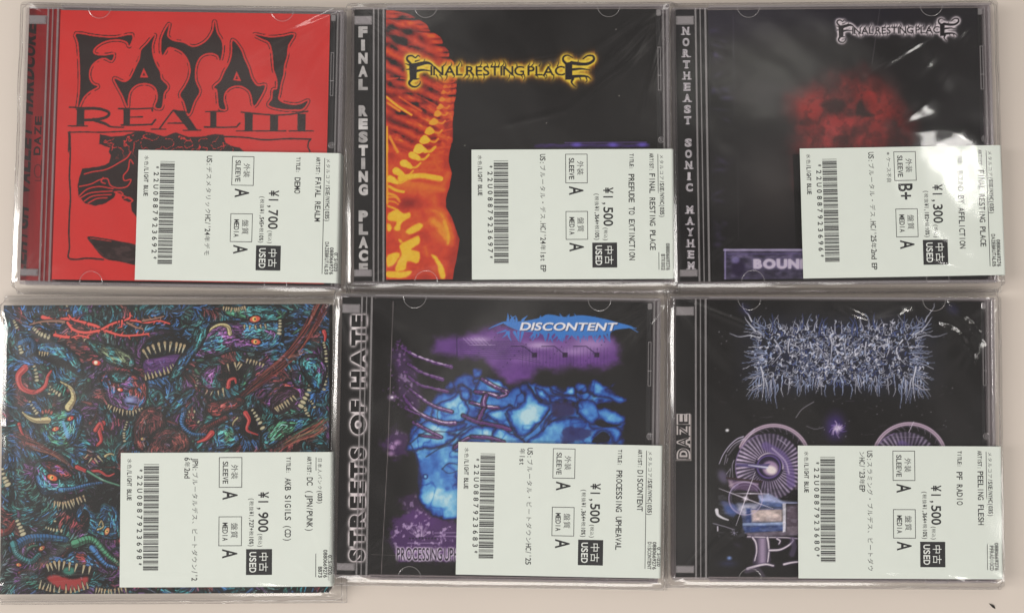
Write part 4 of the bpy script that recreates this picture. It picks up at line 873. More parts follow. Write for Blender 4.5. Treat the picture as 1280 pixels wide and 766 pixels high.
def cover_chrome(s):
    X, Y = s.X, s.Y
    q = Z(820, 360, 1.887); c = Z(830, 550, 3.548)
    s.c[:] = (.055, .05, .05)
    s.c *= (.85+.4*fbm(X/25, Y/60, 3))[..., None]
    rnd = random.Random(4)
    W1, W2, W3 = (.90,.91,.96), (.70,.76,.90), (.32,.40,.66)
    # unreadable mirrored splinter title: five branching letter-like trees each side of the middle
    CX = 1048.0
    base = s.c.copy()
    w = s.win(915, 380, 1185, 525); x, y = X[w], Y[w]; u = np.abs(x-CX)
    e = np.exp(-((u)/118)**6-((y-443)/48)**4)
    s.mix((.13,.17,.34), .55*e*(.4+.9*fbm(u/7, y/7, 5)), w)
    def stroke(p, wd, col):
        p = cr(np.array(p, float), 3)
        for sg in (1, -1):
            r = p.copy(); r[:, 0] = CX+sg*r[:, 0]; r += np.random.RandomState(int(abs(p[0, 0]*7+p[0, 1]*3)) % 9999+(sg > 0)).uniform(-.5, .5, r.shape); s.line(r, (.05,.05,.10), wd*.85+1.2, .45); s.line(r, col, (wd*.85, .5), rnd.uniform(.7, .98))
    for k in range(620):                                           # inner knot of short curls
        u0 = abs(rnd.gauss(0, 60)); 
        if u0 > 104: continue
        y0 = rnd.uniform(408, 478); an = rnd.choice([pi/2, -pi/2, rnd.uniform(0, 6.28), rnd.uniform(0, 6.28)])+rnd.uniform(-.5, .5); L = rnd.uniform(2.5, 8.5); bd = rnd.uniform(-1.6, 1.6)
        stroke([(u0, y0), (u0+.5*L*cos(an), y0+.5*L*sin(an)), (u0+L*cos(an+bd), y0+L*sin(an+bd))], rnd.uniform(.8, 1.9), rnd.choice([W1, W1, W1, W2, W3]))
    for k in range(46):                                            # drips below
        u0 = rnd.uniform(0, 108); y0 = rnd.uniform(468, 482); L = rnd.uniform(8, 26)*(.75+.5*(u0 > 70)); dx = rnd.uniform(-3, 5)
        stroke([(u0, y0), (u0+dx*.3+rnd.uniform(-1.5, 1.5), y0+L*.5), (u0+dx, y0+L)], rnd.uniform(1.0, 2.2), rnd.choice([W1, W2, W2]))
    for k in range(40):                                            # spikes above
        u0 = rnd.uniform(0, 108); y0 = rnd.uniform(408, 418); L = rnd.uniform(6, 20)
        stroke([(u0, y0), (u0+rnd.uniform(-2, 2), y0-L*.5), (u0+rnd.uniform(-5, 5), y0-L)], rnd.uniform(.9, 1.7), rnd.choice([W1, W2, W3]))
    for k in range(52):                                            # side splinters
        y0 = rnd.uniform(405, 486); L = rnd.uniform(6, 24); t = (y0-440)/45
        stroke([(96+rnd.uniform(-8, 6), y0), (96+L*.5, y0+t*5+rnd.uniform(-3, 3)), (96+L, y0+t*11+rnd.uniform(-5, 5))], rnd.uniform(.9, 1.8), rnd.choice([W1, W2, W2]))
    for p, wd in (([(108,402),(113,393),(119,385),(120,379)], 2.0), ([(104,414),(112,404),(117,396)], 2.6), ([(98,422),(110,419),(122,421),(136,417)], 2.0), ([(92,472),(89,484),(86,497)], 2.6), ([(97,458),(93,478),(96,500)], 2.4), ([(61,424),(63,436),(60,446)], 2.2), ([(35,428),(33,440),(36,452)], 2.2), ([(9,424),(8,436),(11,462)], 2.2), ([(80,425),(72,440),(84,456)], 2.2), ([(60,430),(48,436),(56,446)], 2.0), ([(30,430),(20,440),(30,452)], 2.0)):
        stroke(p, wd, W1)
    for k in range(240):                                           # uneven clots, not mirrored
        u0 = rnd.gauss(0, 62); y0 = rnd.gauss(442, 20)
        if abs(u0) < 116 and 400 < y0 < 486:
            an = rnd.uniform(0, 6.28); L = rnd.uniform(1.5, 6); s.line(cr(np.array([(CX+u0, y0), (CX+u0+.5*L*cos(an), y0+.5*L*sin(an)), (CX+u0+L*cos(an+.8), y0+L*sin(an+.8))]), 3), rnd.choice([W1, W1, W2, (.05,.05,.09)]), (rnd.uniform(.9, 2.3), .6), .95)
    g = s.c[w].max(-1); s.add((.20,.26,.46), .55*blur(np.clip(g-.25, 0, 1), 2.2/s.px), w)
    # soft violet knot under the title
    s.ell(1044, 533, 12, 16, (.24,.16,.44), 0, 9, .9); 
    for k in range(26):
        an = rnd.uniform(0, 6.28); r = rnd.uniform(3, 13); s.line(cr(np.array([(1046+2*cos(an), 534+2*sin(an)), (1046+r*.6*cos(an+.3), 534+r*.7*sin(an+.3)), (1046+r*cos(an), 534+r*1.2*sin(an))]), 3), rnd.choice([(.62,.50,.86),(.42,.30,.70),(.88,.80,.95)]), .8, .6, .5)
    s.ell(1047, 535, 5, 4, (.93,.88,.96), 0, 3, .8)
    # chrome wheels
    V, L1, D = (.46,.40,.58), (.90,.85,.93), (.07,.06,.09)
    def wheel(cx, cy, r):
        """polished turbine wheel: pale rim bands above, bright fins round a low-set hub"""
        hx, hy = cx-6, cy+8
        s.ell(cx, cy, r*1.18, r*1.16, (.055,.05,.065), 0, 3)
        for rr, wd, cc, al in ((1.06,4.6,(.62,.53,.62),.95),(1.09,1.0,(.88,.80,.86),.8),(1.03,.9,(.90,.82,.88),.8),(.985,.8,(.42,.36,.45),.9)):
            s.ring(cx, cy, r*rr, r*rr*.98, wd, cc, 0, al, .8, -2.75, -.25); s.ring(cx, cy, r*rr, r*rr*.98, wd*.8, tuple(.55*v for v in cc), 0, al*.7, 1.2, -.25, .9)
        w = s.win(cx-r*1.2, cy-r, cx+r*1.2, cy+r*1.5); x, y = s.X[w]-hx, s.Y[w]-hy; rr = np.hypot(x, y); th = np.arctan2(y, x)
        fan = sstep(r*1.02, r*.96, rr+0*x)*sstep(r*.40, r*.44, rr)
        fin = (.5+.5*np.sin(th*46+rr*.10))**1.3; sheen = .35+.65*(.5+.5*np.cos(2*(th+1.9)+.06*rr))*(.6+.4*sstep(r*.4, r*.9, rr))
        tint = np.stack([.20+.70*fin*sheen, .17+.66*fin*sheen, .25+.70*fin*sheen], -1)*(.75+.5*fbm(x/6, y/6, 4))[..., None]
        s.c[w] = s.c[w]*(1-fan[..., None])+np.clip(tint, 0, .97)*fan[..., None]
        s.ring(hx, hy, r*.99, r*.99, 1.1, (.60,.50,.72), 0, .8, .8, 2.2, 4.4)
        s.ell(hx, hy, r*.42, r*.42, (.13,.10,.20), 0, 1.5); s.ring(hx+1, hy-1, r*.40, r*.38, 1.8, (.86,.80,.88), 0, .9, .8, -2.6, .2); s.ring(hx, hy, r*.34, r*.33, 2.0, (.40,.32,.58), 0, .9)
        s.ell(hx+2, hy+2, r*.24, r*.22, (.66,.56,.70), .3, 2); s.ell(hx+3, hy+4, r*.16, r*.12, (.97,.93,.92), .3, 2)
        s.line(cr(np.array([(hx-4, hy-r*.62), (hx+r*.40, hy-r*.32), (hx+r*.62, hy+r*.10), (hx+r*.66, hy+r*.5)])), (.44,.36,.60), 7, .75, 2); s.line(cr(np.array([(hx+4, hy-r*.55), (hx+r*.48, hy-r*.18), (hx+r*.6, hy+.2*r)])), (.82,.76,.88), 2, .7, 1)
        s.poly(np.array([(hx-r*.98, hy-4), (hx-r*.95, hy-1), (hx-4, hy+3), (hx+2, hy-4), (hx-10, hy-3)]), (.34,.30,.50), .8); s.line(np.array([(hx-r*.6, hy-2), (hx-2, hy+1)]), (.90,.90,.98), (1, 2.4), .9, .8)
        for k in range(14):
            t = -2.9+k*.22+rnd.uniform(-.05, .05); s.line(np.array([(cx+r*.98*cos(t), cy+r*.97*sin(t)), (cx+r*.88*cos(t+.08), cy+r*.87*sin(t+.08))]), (.62,.56,.66), 1.0, .5)
    Wz, Tz = Z(880, 480, 5.89), Z(880, 590, 5.68)
    s.poly(Wz([(600,560),(720,560),(720,790),(560,790)]), (.30,.24,.44), 8, .9)
    wheel(967, 575, 42); wheel(1137, 574, 43)
    for p, wd, al in (([(112,585),(140,520),(185,455),(240,405),(290,385)], 1.6, .9), ([(170,500),(220,440),(290,400)], 1.4, .8), ([(180,520),(235,450),(300,405)], 3.0, .35), ([(150,590),(160,540),(165,520)], 2.0, .5), ([(165,580),(175,545)], 1.2, .6), ([(300,420),(340,370),(372,330)], 2.2, .5), ([(212,690),(208,600),(220,560)], 1.2, .7), ([(540,400),(580,425),(610,452)], 1.0, .8)): s.line(cr(Wz(p), 5), (.84,.80,.90), (wd*.6, wd), al, .6)
    s.ell(*Wz([(140,680)])[0], 6, 9, (.46,.42,.56), -.5, 4, .7); s.line(Wz([(165,660),(195,620),(190,680)]), (.75,.72,.80), .9, .7)
    s.line(np.array([(1136,540), (1142,527)]), L1, .9, .8); s.line(np.array([(1118,546),(1156,546)]), L1, .7, .3)
    T_ = lambda p, col, soft=1.2, al=1.0: s.poly(Tz(p), col, soft, al)
    T_([(160,38),(408,66),(400,152),(182,128)], (.10,.08,.11), 1); T_([(172,50),(392,74),(384,140),(190,118)], (.36,.27,.40), 2); s.line(Tz([(160,38),(410,66)]), (.20,.12,.14), 2.2)
    s.line(cr(Tz([(180,95),(240,70),(300,68),(380,86)])), (.78,.70,.78), 2, .6, 1); T_([(170,55),(200,60),(215,105),(185,112)], (.74,.66,.72), 2.5, .7); T_([(220,150),(390,150),(380,205),(225,205)], (.13,.10,.13), 2)
    T_([(385,165),(460,150),(560,205),(668,212),(668,225),(560,225),(400,215)], (.66,.70,.86), 2); T_([(395,205),(560,218),(560,252),(400,250)], (.34,.42,.62), 2.5); T_([(130,235),(240,220),(400,225),(400,360),(270,372),(230,330),(150,300)], (.24,.28,.42), 3)
    T_([(240,225),(390,225),(350,300),(280,310),(240,270)], (.80,.80,.88), 4, .9); T_([(300,255),(334,255),(336,360),(300,362)], (.17,.25,.47), 2); T_([(338,262),(556,262),(556,348),(340,352)], (.78,.71,.71), 2.5); T_([(360,275),(540,270),(545,320),(380,335)], (.86,.79,.76), 5, .8)
    T_([(268,360),(580,352),(582,378),(272,382)], (.60,.68,.84), 1); T_([(272,380),(582,374),(570,416),(292,430)], (.20,.28,.50), 2); T_([(292,430),(668,412),(668,448),(320,455)], (.44,.40,.46), 1.5); T_([(584,225),(680,222),(680,380),(584,380)], (.36,.31,.36), 2); T_([(584,382),(680,378),(680,440),(584,430)], (.50,.45,.50), 2)
    T_([(558,220),(582,220),(580,420),(560,424)], (.88,.87,.92), .9); s.line(Tz([(584,228),(668,226)]), (.10,.08,.1), 1.4); s.line(Tz([(340,262),(556,258)]), (.35,.40,.60), 1.2)
    w = s.bbox(Tz([(120,140),(690,455)]), 0); x, y = s.X[w], s.Y[w]; s.c[w] *= (.70+.55*fbm(x/6, y/4, 15, 3))[..., None]; s.add((.70,.70,.80), .22*sstep(.55, .75, fbm(x/8, y/3.5, 27, 3)), w)
    s.ell(*Tz([(236,372)])[0], 6.5, 13.5, (.035,.035,.045), .1, 1); s.poly(cr(Tz([(66,350),(150,340),(210,350),(215,410),(120,395),(70,380)]), 4, True), (.06,.055,.07), 1); s.line(cr(Tz([(90,268),(98,300),(130,322),(172,338)])), (.95,.94,.97), (4.5, 1.5), .95, .8); s.line(Tz([(66,362),(150,385),(210,405)]), (.66,.64,.70), 1.1, .8); s.line(Tz([(96,385),(98,415)]), (.85,.82,.88), 1.6, .9)
    for k in range(7): s.line(Tz([(215,430),(215+24*cos(k*.8),425+24*sin(k*.8))]), (.66,.64,.74), .8, .7)
    s.ell(*Tz([(190,260)])[0], 8, 6, (.26,.36,.62), .6, 3, .8); s.ell(*Tz([(150,220)])[0], 6, 3, (.35,.38,.56), .3, 2, .8)
    ctr = Tz([(295,185)])[0]
    s.ring(ctr[0], ctr[1], 21, 20.5, 1.1, (.80,.74,.88), 0, .75); s.ring(ctr[0], ctr[1], 17.5, 17, .7, (.70,.64,.80), 0, .45); s.ring(ctr[0], ctr[1], 20, 19.5, 2.6, (.72,.66,.84), 0, .4, 1, 2, 4.2)
    for p in ([(105,114),(295,185)], [(490,258),(295,185)], [(364,-4),(295,185)], [(228,375),(295,185)], [(210,150),(330,150)], [(460,152),(330,150)]): s.line(Tz(p), (.96,.93,.99), (.5, 1.4), .85)
    s.ell(ctr[0], ctr[1], 3, 3, (.96,.93,.98), 0, 2.5, .9)
    # big chrome letters, outline only: P and the edge of the next one
    def chrome(p, wd=2.6): r = cr(Tz(p), 5); s.line(r, (.32,.27,.38), wd+2, .7, 1); s.line(r, (.93,.89,.93), (wd, wd*.6), .95, .5)
    w = s.bbox(Tz([(350,462),(460,660)]), 2); pl = cr(Tz([(352,462),(455,462),(462,560),(470,640),(345,650),(372,560)]), 3, True); x = (s.X[w]-880)*5.68; m = sstep(1.5, -1.5, s.sd(pl, w)); t = np.clip((x-355)/110, 0, 1)
    s.c[w] = s.c[w]*(1-m[..., None])+np.stack([.22+.42*np.sin(t*pi)**2*(.5+t), .19+.38*np.sin(t*pi)**2*(.5+t), .26+.42*np.sin(t*pi)**2*(.5+t)], -1)*m[..., None]
    chrome([(310,456),(420,460),(560,462),(668,470)], 1.3); chrome([(345,462),(368,500),(374,560),(360,625)], 2.0); chrome([(450,462),(458,510),(460,570),(452,635)], 2.2); chrome([(308,684),(380,662),(440,652),(492,662)], 2.8)
    chrome([(465,553),(540,548),(600,518),(632,485),(628,470)], 2.2); chrome([(518,470),(540,486),(532,508)], 1.8); chrome([(568,652),(620,640),(690,632)], 2.4); s.line(cr(Tz([(630,480),(640,530),(625,580)])), (.40,.35,.48), 4, .6, 2); s.line(cr(Tz([(300,700),(380,690),(420,740)])), (.50,.45,.55), 3, .5, 2)
    s.ell(*Tz([(180,608)])[0], 2.6, 2.0, (.55,.68,.95), 0, 2.2, .95); s.ell(*Tz([(170,645)])[0], 9, 3.5, (.18,.20,.38), 0, 5, .7); s.ell(*Tz([(240,515)])[0], 4, 2, (.24,.20,.32), .4, 3, .6)

    # sparks and scratches
    for k in range(110):
        px, py = rnd.uniform(888, 1222), rnd.uniform(385, 560); v = rnd.uniform(.3, .8)
        s.ell(px, py, rnd.uniform(.4, 1.0), rnd.uniform(.4, .8), (v, v, v*1.05), 0, .5, .7)
    for k in range(26):
        px, py = rnd.uniform(900, 1210), rnd.uniform(480, 555); s.line(np.array([(px, py), (px+rnd.uniform(-16, 16), py+rnd.uniform(-3, 3))]), (.5,.48,.55), .6, .35)
    s.ell(*q([(168,335)])[0], 2.2, 1.8, (.95,.95,.97), 0, 1.2); s.line(cr(q([(330,305),(345,285),(372,268)])), (.72,.70,.75), 1.2, .6); s.line(cr(q([(355,325),(375,332),(395,328)])), (.6,.58,.64), 1.0, .6)
    for dx in (150, 640): 
        s.ell(*q([(dx+60, 50)])[0], 8, 6, (.20,.20,.40), .6, 5, .5)

# ---------------------------------------------------------------- the printed strips behind the hinge side
UP = np.array([0., -1.]); DN = np.array([0., 1.]); RT = np.array([1., 0.]); LF = np.array([-1., 0.])
def strip_red(s):
    X, Y = s.X, s.Y
    s.c[:] = (.62, .11, .125)
    s.c *= (.72+.3*fbm(X/10, Y/60, 2))[..., None]
    s.mix((.34,.06,.08), .75*sstep(42, 36, X+(Y-180)*.035))
    dr = np.array([.042, -1.0]); up = np.array([-1.0, -.042])
    text_print(s, "LEHIGH VALLEY HARDCORE", np.array([31.5, 346]), dr, up, 14.4, 12.5, (.12,.055,.06), bold=.05, slant=.25, wide=.92)
    text_print(s, "DAZE", np.array([50.0, 195]), dr, up, 12.5, 8, (.15,.05,.06), bold=.04, wide=.9)
    s.ring(47.5, 214, 4.6, 8, 1.2, (.30,.09,.10)); s.line(np.array([(44,226),(51,226),(52,200)]), (.25,.07,.08), 1)
def stacked(s, text, x0, x1, y0, y1, h, pitch_w, col, bold, grad=0.0):
    n = len(text)
    for i, ch in enumerate(text):
        if ch == " ": continue
        t = (i+.5)/n; y = y0+(y1-y0)*t; x = x0+(x1-x0)*t; pw = pitch_w*(.42 if ch == "I" else 1)
        cc = tuple(np.array(col)*(1-grad*np.random.RandomState(i).rand()))
        text_print(s, ch, np.array([x-pw/2, y+h/2]), RT, UP, pw, h, cc, bold=bold, prop=True)
def strip_silver(s):
    s.c[:] = (.055, .05, .05)
    stacked(s, "FINAL RESTING PLACE", 453.7, 454.3, 32, 344, 11.6, 11.6, (.82,.81,.80), .075, .2)
    s.c[:] = s.c*(.86+.28*fbm(s.X/5, s.Y/5, 3))[..., None]
def strip_serif(s):
    X, Y = s.X, s.Y
    s.c[:] = (.055, .052, .055); s.mix((.07,.10,.07), .7*np.exp(-((Y-110)/40)**2)); s.mix((.10,.075,.12), .5*sstep(60, 20, Y))
    t = "NORTHEAST SONIC MAYHEM"; n = len(t); Wt = (.80,.78,.80)
    for i, ch in enumerate(t):
        if ch == " ": continue
        y = 32+(339-32)*(i+.5)/n; x = 857+7*(i+.5)/n; pw = 3.6 if ch == "I" else 9.0
        text_print(s, ch, np.array([x-pw/2, y+4.4]), RT, UP, pw, 8.8, Wt, bold=.055, prop=True)
        for sx in ((-3.4, 3.4) if ch in "NRHAM" else (0,) if ch in "TIY" else ()):
            s.line(np.array([(x+sx-2.2, y+4.3), (x+sx+2.2, y+4.3)]), Wt, 1.1)
        if ch != "I": text_print(s, ch, np.array([x-pw/2+.35, y+4.0]), RT, UP, max(pw-.7, 1.0), 8.0, (.16,.155,.16), bold=-.032, prop=True)
def strip_glow(s):
    s.c[:] = (.075, .07, .07)
    text_print(s, "STREETS OF HATE", np.array([454.0, 701]), np.array([.009, -1.0]), np.array([-1.0, -.009]), 20.5, 16.0, (.06,.055,.055), glow=(.93,.90,.90), glow_r=2.5, glow_a=2.7, bold=.07, prop=True, gap=.13, space=.45)
def strip_mark(s):
    X, Y = s.X, s.Y
    s.c[:] = (.06, .055, .055)
    for k in range(150):
        r = random.Random(k); s.ell(845+26*r.random(), 380+335*r.random()**.6, .5, .6, (.34,.32,.32), 0, .4, .5*r.random())
    text_print(s, "DAZE", np.array([861, 574]), UP, LF, 14.4, 13.5, (.14,.13,.13), outline=(.78,.75,.74), outline_bold=.10, bold=.0, wide=.86)
    s.line(np.array([(863.5,518),(863.5,575)]), (.6,.57,.56), 1.2); s.line(np.array([(844,575),(864,575)]), (.6,.57,.56), 1.0)

# ---------------------------------------------------------------- builders (millimetres in the cover's own frame)
class Frame:
    def __init__(s, cx, cy, rot):
        s.c = np.array([cx, cy])*.001; s.r = radians(rot)
    def px(s, P):
        P = np.asarray(P, float).reshape(-1, 3)*.001; c, n = cos(s.r), sin(s.r)
        W3 = np.stack([P[:, 0]*c-P[:, 1]*n+s.c[0], P[:, 0]*n+P[:, 1]*c+s.c[1], P[:, 2]], 1)
        return project(W3)
def sheet_grid(F, x0, x1, y0, y1, z, nx, ny, paint):
    gx, gy = np.meshgrid(np.linspace(x0, x1, nx), np.linspace(y1, y0, ny))
    P = np.stack([gx, gy, np.full(gx.shape, float(z))], -1)
    X, Y = F.px(P); sh = Sheet(X.reshape(gx.shape), Y.reshape(gx.shape), (0, 0, 0))
    paint(sh)
    return P[::-1], sh.c[::-1]
def root(name, F, label, cat, group):
    o = bpy.data.objects.new(name, None); COL.objects.link(o); o.empty_display_size = .02
    o.location = (F.c[0], F.c[1], 0); o.rotation_euler = (0, 0, F.r)
    o["label"] = label; o["category"] = cat
    if group: o["group"] = group
    return o

CODE39 = {"0": "000110100", "1": "100100001", "2": "001100001", "3": "101100000", "4": "000110001", "5": "100110000", "6": "001110000", "7": "000100101", "8": "100100100", "9": "001100100", "U": "110000001", "*": "010010100"}
K = 1/2.84                                                            # millimetres per reference pixel on a label
def price_label(par, x0, y0, rot, z, T, fold=True, sx=1.0, fold_drop=8.5):
    """printed price slip lying on the case and bent down over its right edge"""
    LF_, WD, RAD = 88.0*sx, 57.4*(1.0+(sx-1)*.4), 1.3
    cr_, sn = cos(radians(rot)), sin(radians(rot))
    rnd = np.random.RandomState(int(abs(x0*100)) % 1000); ph = rnd.rand(4)*6
    def surf(a, b, dz=0.0):
        a, b = np.asarray(a, float), np.asarray(b, float)
        u = a-LF_; L = RAD*pi/2
        th = np.clip(u, 0, L)/RAD
        x = np.where(u > 0, LF_+(RAD+dz)*np.sin(th), a); zz = np.where(u > 0, (RAD+dz)*np.cos(th)-RAD, dz)
        zz = zz-np.maximum(u-L, 0)
        lift = .10*(np.sin(a/17+ph[0])*np.sin(b/13+ph[1])+1)*np.clip((LF_-a)/10, 0, 1)
        X, Yv = x, -b
        return np.stack([x0+X*cr_-Yv*sn, y0+X*sn+Yv*cr_, z+zz+lift], -1)
    aa = np.concatenate([np.linspace(0, LF_-1, 45), np.linspace(LF_-.5, LF_+RAD*1.7, 12), [LF_+fold_drop]])
    A, B = np.meshgrid(aa, np.linspace(WD, 0, 30))
    lab = grid_mesh("price_label", surf(A, B), M_PAPER, par)
    kx = K*sx; ky = K*WD/57.4
    def emit(mb, text, a, b0, pitch, h, bold=.026, wide=.93, dz=.03, mi=0):
        v, t, L = typeset(text, pitch, h, bold, wide=wide)
        if len(v) == 0: return
        p = surf((a-h/2+v[:, 1])*kx, (b0+v[:, 0])*ky, dz); mb.add(p, t, mi)
    def bar(mb, a0, a1, b0, b1, dz=.028, mi=0):
        p = surf(np.array([a0, a1, a1, a0])*kx, np.array([b1, b1, b0, b0])*ky, dz); mb.add(p, [(0, 1, 2, 3)], mi)
    m = MB()
    emit(m, T["genre"], 238.3, 6.4, 3.33, 5.0)
    bar(m, 233.2, 234.0, 6.4, 151.6)
    if T.get("fold"): emit(m, T["fold"], 250.6, 152-3.4*len(T["fold"]), 3.4, 4.4)
    emit(m, "0880669276", 245.0, 118.4, 3.4, 4.5)
    emit(m, T["code"], 238.9, 152.4-3.4*len(T["code"]), 3.4, 4.5)
    emit(m, "ARTIST:", 225.5, 5.2, 3.25, 4.8); emit(m, T["artist"], 226.2, 30.5, 5.1, 6.9, .016)
    emit(m, "TITLE:", 200.6, 5.8, 3.3, 4.8); emit(m, T["title"], 200.2, 31.3, 5.16, 7.1, .016)
    emit(m, T["price"], 170.8, 47.8, 8.2, 11.6, .018); emit(m, "(税込)", 167.5, 98.3, 2.8, 4.6); emit(m, "(税抜"+T["net"]+"+税10%)", 156.7, 55.3, 3.3, 5.0)
    for b0, b1, jp, en, jb, eb, jp_p, en_p, gr in ((5.8, 42.8, "外装", "SLEEVE", 14.6, 10.7, 4.5, 4.6, T.get("sleeve", "A")), (77.8, 113.6, "盤質", "MEDIA", 85.1, 85.1, 4.85, 4.5, "A")):
        gb = MB()
        for q in ((117.5, 118.3, b0, b1), (144.5, 145.3, b0, b1), (118.3, 144.5, b0, b0+.8), (118.3, 144.5, b1-.8, b1)): bar(gb, *q)
        emit(gb, jp, 136.4, jb, jp_p, 8.0); emit(gb, en, 125.3, eb, en_p, 6.2, .016)
        emit(gb, gr, 131.1, b1+3.4, 11.7 if len(gr) == 1 else 10.4, 17.2, .02, .96)
        gb.build("grade_box", M_INK, lab)
    if T.get("note"): emit(m, T["note"], 111, 6, 3.25, 5.6)
    for i, d in enumerate(T["desc"]): emit(m, d, 89.2-9.6*i, 5.8, T.get("dp", 4.35), 6.6, .014)
    emit(m, "水色/LIGHT BLUE", 10.6, 6.4, 3.43, 5.2)
    m.build("printed_lettering", M_INK, lab)
    bm_ = MB(); s = T["bars"]; n = len(s); unit = 129.0/(n*16-1); b = 13.8
    for ch in s:
        for i, w in enumerate(CODE39[ch]):
            L = unit*(3 if w == "1" else 1)
            if i % 2 == 0: bar(bm_, 27.8, 45.9, b, b+L)
            b += L
        b += unit
    emit(bm_, s, 23.2, 17.6, 8.1, 6.0, .02, .62)
    bm_.build("barcode", M_INK, lab)
    bd = MB(); bar(bd, 150.5, 181.5, 117.4, 148.6, .03, 0)
    emit(bd, "中古", 171.6, 120.4, 6.2, 10.4, .012, dz=.06, mi=1); emit(bd, "USED", 158.6, 120.6, 6.3, 7.8, .02, dz=.06, mi=1)
    bd.build("used_badge", [M_INK, M_WHITE], lab)
    return lab

def sleeve(par, F, x0, x1, y0, y1, H, ext, creases=(), seed=0, puff=.16, floor=.8, cham=(0, 0), pleat=1.0):
    """clear resealable bag drawn over the case: top film, sides and flat welded rims"""
    eL, eR, eB, eT = ext
    def axis(a, b, ea, eb):
        return np.unique(np.concatenate([np.linspace(a-ea, a+1.4, 34), np.linspace(a+1.4, b-1.4, 150), np.linspace(b-1.4, b+eb, 34)]))
    gx, gy = np.meshgrid(axis(x0, x1, eL, eR), axis(y0, y1, eB, eT))
    rs = np.random.RandomState(seed)
    sx, sy = rs.rand(2)*50
    cxm, cym, hx, hy, rr = (x0+x1)/2, (y0+y1)/2, (x1-x0)/2-1.2, (y1-y0)/2-1.2, 1.2
    qx, qy = np.abs(gx-cxm)-hx, np.abs(gy-cym)-hy
    d = np.hypot(np.maximum(qx, 0), np.maximum(qy, 0))+np.minimum(np.maximum(qx, qy), 0)-rr
    d = d+.5*(fbm(gx/14+sx, gy/14, seed, 2)-.5)
    inside = np.clip(-d/9, 0, 1)
    z = H+.05*np.sin((gx*.7+gy*.72)/3.1+4*fbm(gx/30+sx, gy/30, seed+5, 2))*fbm(gx/24, gy/24+sy, seed+6, 2)*inside+puff*(fbm(gx/26+sx, gy/26+sy, seed+1, 3)-.25)*2*np.sqrt(inside)+.05*(fbm(gx/7+sx, gy/7, seed+2, 2))*inside
    # fine tension pleats running in from the corners
    for cxx, cyy, k in ((x0, y0, 4), (x1, y0, 4), (x0, y1, 5), (x1, y1, 9)):
        ix, iy = (1 if cxx == x0 else -1), (1 if cyy == y0 else -1)
        for i in range(k):
            an = rs.uniform(.2, 1.35); L = rs.uniform(18, 70); dx, dy = ix*cos(an), iy*sin(an)
            t = (gx-cxx)*dx+(gy-cyy)*dy; off = -(gx-cxx)*dy+(gy-cyy)*dx+3*(t/L)**2*rs.uniform(-1, 1)
            w = rs.uniform(.7, 2.0)*(1+t/L)
            z = z+pleat*rs.uniform(.07, .24)*np.exp(-(off/np.maximum(w, .2))**2)*sstep(0, 5, t)*sstep(L, L*.4, t)
    for p, w, h in creases:                                           # creases read off the photograph
        p = np.array(p, float)
        for i in range(len(p)-1):
            a, b = p[i], p[i+1]; e = b-a; t = np.clip(((gx-a[0])*e[0]+(gy-a[1])*e[1])/(e@e), 0, 1)
            dd = np.hypot(gx-a[0]-t*e[0], gy-a[1]-t*e[1])
            z = z+h*np.exp(-(dd/w)**2)*(.35+.65*np.sin(pi*np.clip(t, .03, .97)))*(d < 0)
    o = np.maximum(d, 0)
    rim = floor+.8*fbm(gx/11, gy/11, seed+7, 2)
    fall = np.exp(-(o/1.7)**2)
    z = np.where(d > 0, rim+(z-rim)*fall, z)
    # the film slopes off beyond the left and lower edges of what it wraps
    z = z-(cham[0]*np.clip(x0+1.5-gx, 0, 1.6)*(.75+.5*fbm(gy/30, gy*0, seed+21, 2))+cham[1]*np.clip(y0+1.5-gy, 0, 1.6)*(.75+.5*fbm(gx/30, gx*0, seed+22, 2)))*(d < .3)*1.0-0*z
    P = np.stack([gx, gy, z], -1)
    film = grid_mesh("plastic_sleeve", P, M_FILM, par)
    m = MB()
    for q, off in ((P[0], .1), (P[-1], .1), (P[:, 0], .1), (P[:, -1], .1)):
        st = q[::4]; m.tube([p+np.array([0, 0, off]) for p in st], .16, 5)
    # weld line a little inside the rim along the sides
    i0, i1 = np.searchsorted(gx[0], x0-eL*.55), np.searchsorted(gx[0], x1+eR*.5)
    for i in (i0, i1): m.tube([p+np.array([0, 0, .12]) for p in P[::4, i]], .13, 5)
    m.build("sleeve_seam", M_FOLD, film, True)
    # folded closing flap along the top and bottom rims
    for row, sgn in ((P[0], -1), (P[-1], 1)):
        fl = MB(); n = 40; xs = np.linspace(x0-eL*.6, x1+eR*.6, n)
        base = (y0-eB*.62) if sgn < 0 else (y1+eT*.6)
        yo = base+.35*(fbm(xs/9, xs*0, seed+11, 2)-.5)*2
        a = [(xs[i], yo[i], floor+1.5) for i in range(n)]; b = [(xs[i], yo[i]+sgn*.9, floor+1.2) for i in range(n)]
        fl.add(a+b, [(i, i+1, n+i+1, n+i) for i in range(n-1)])
        fl.build("sleeve_flap", M_FOLD, film, True)
    return film

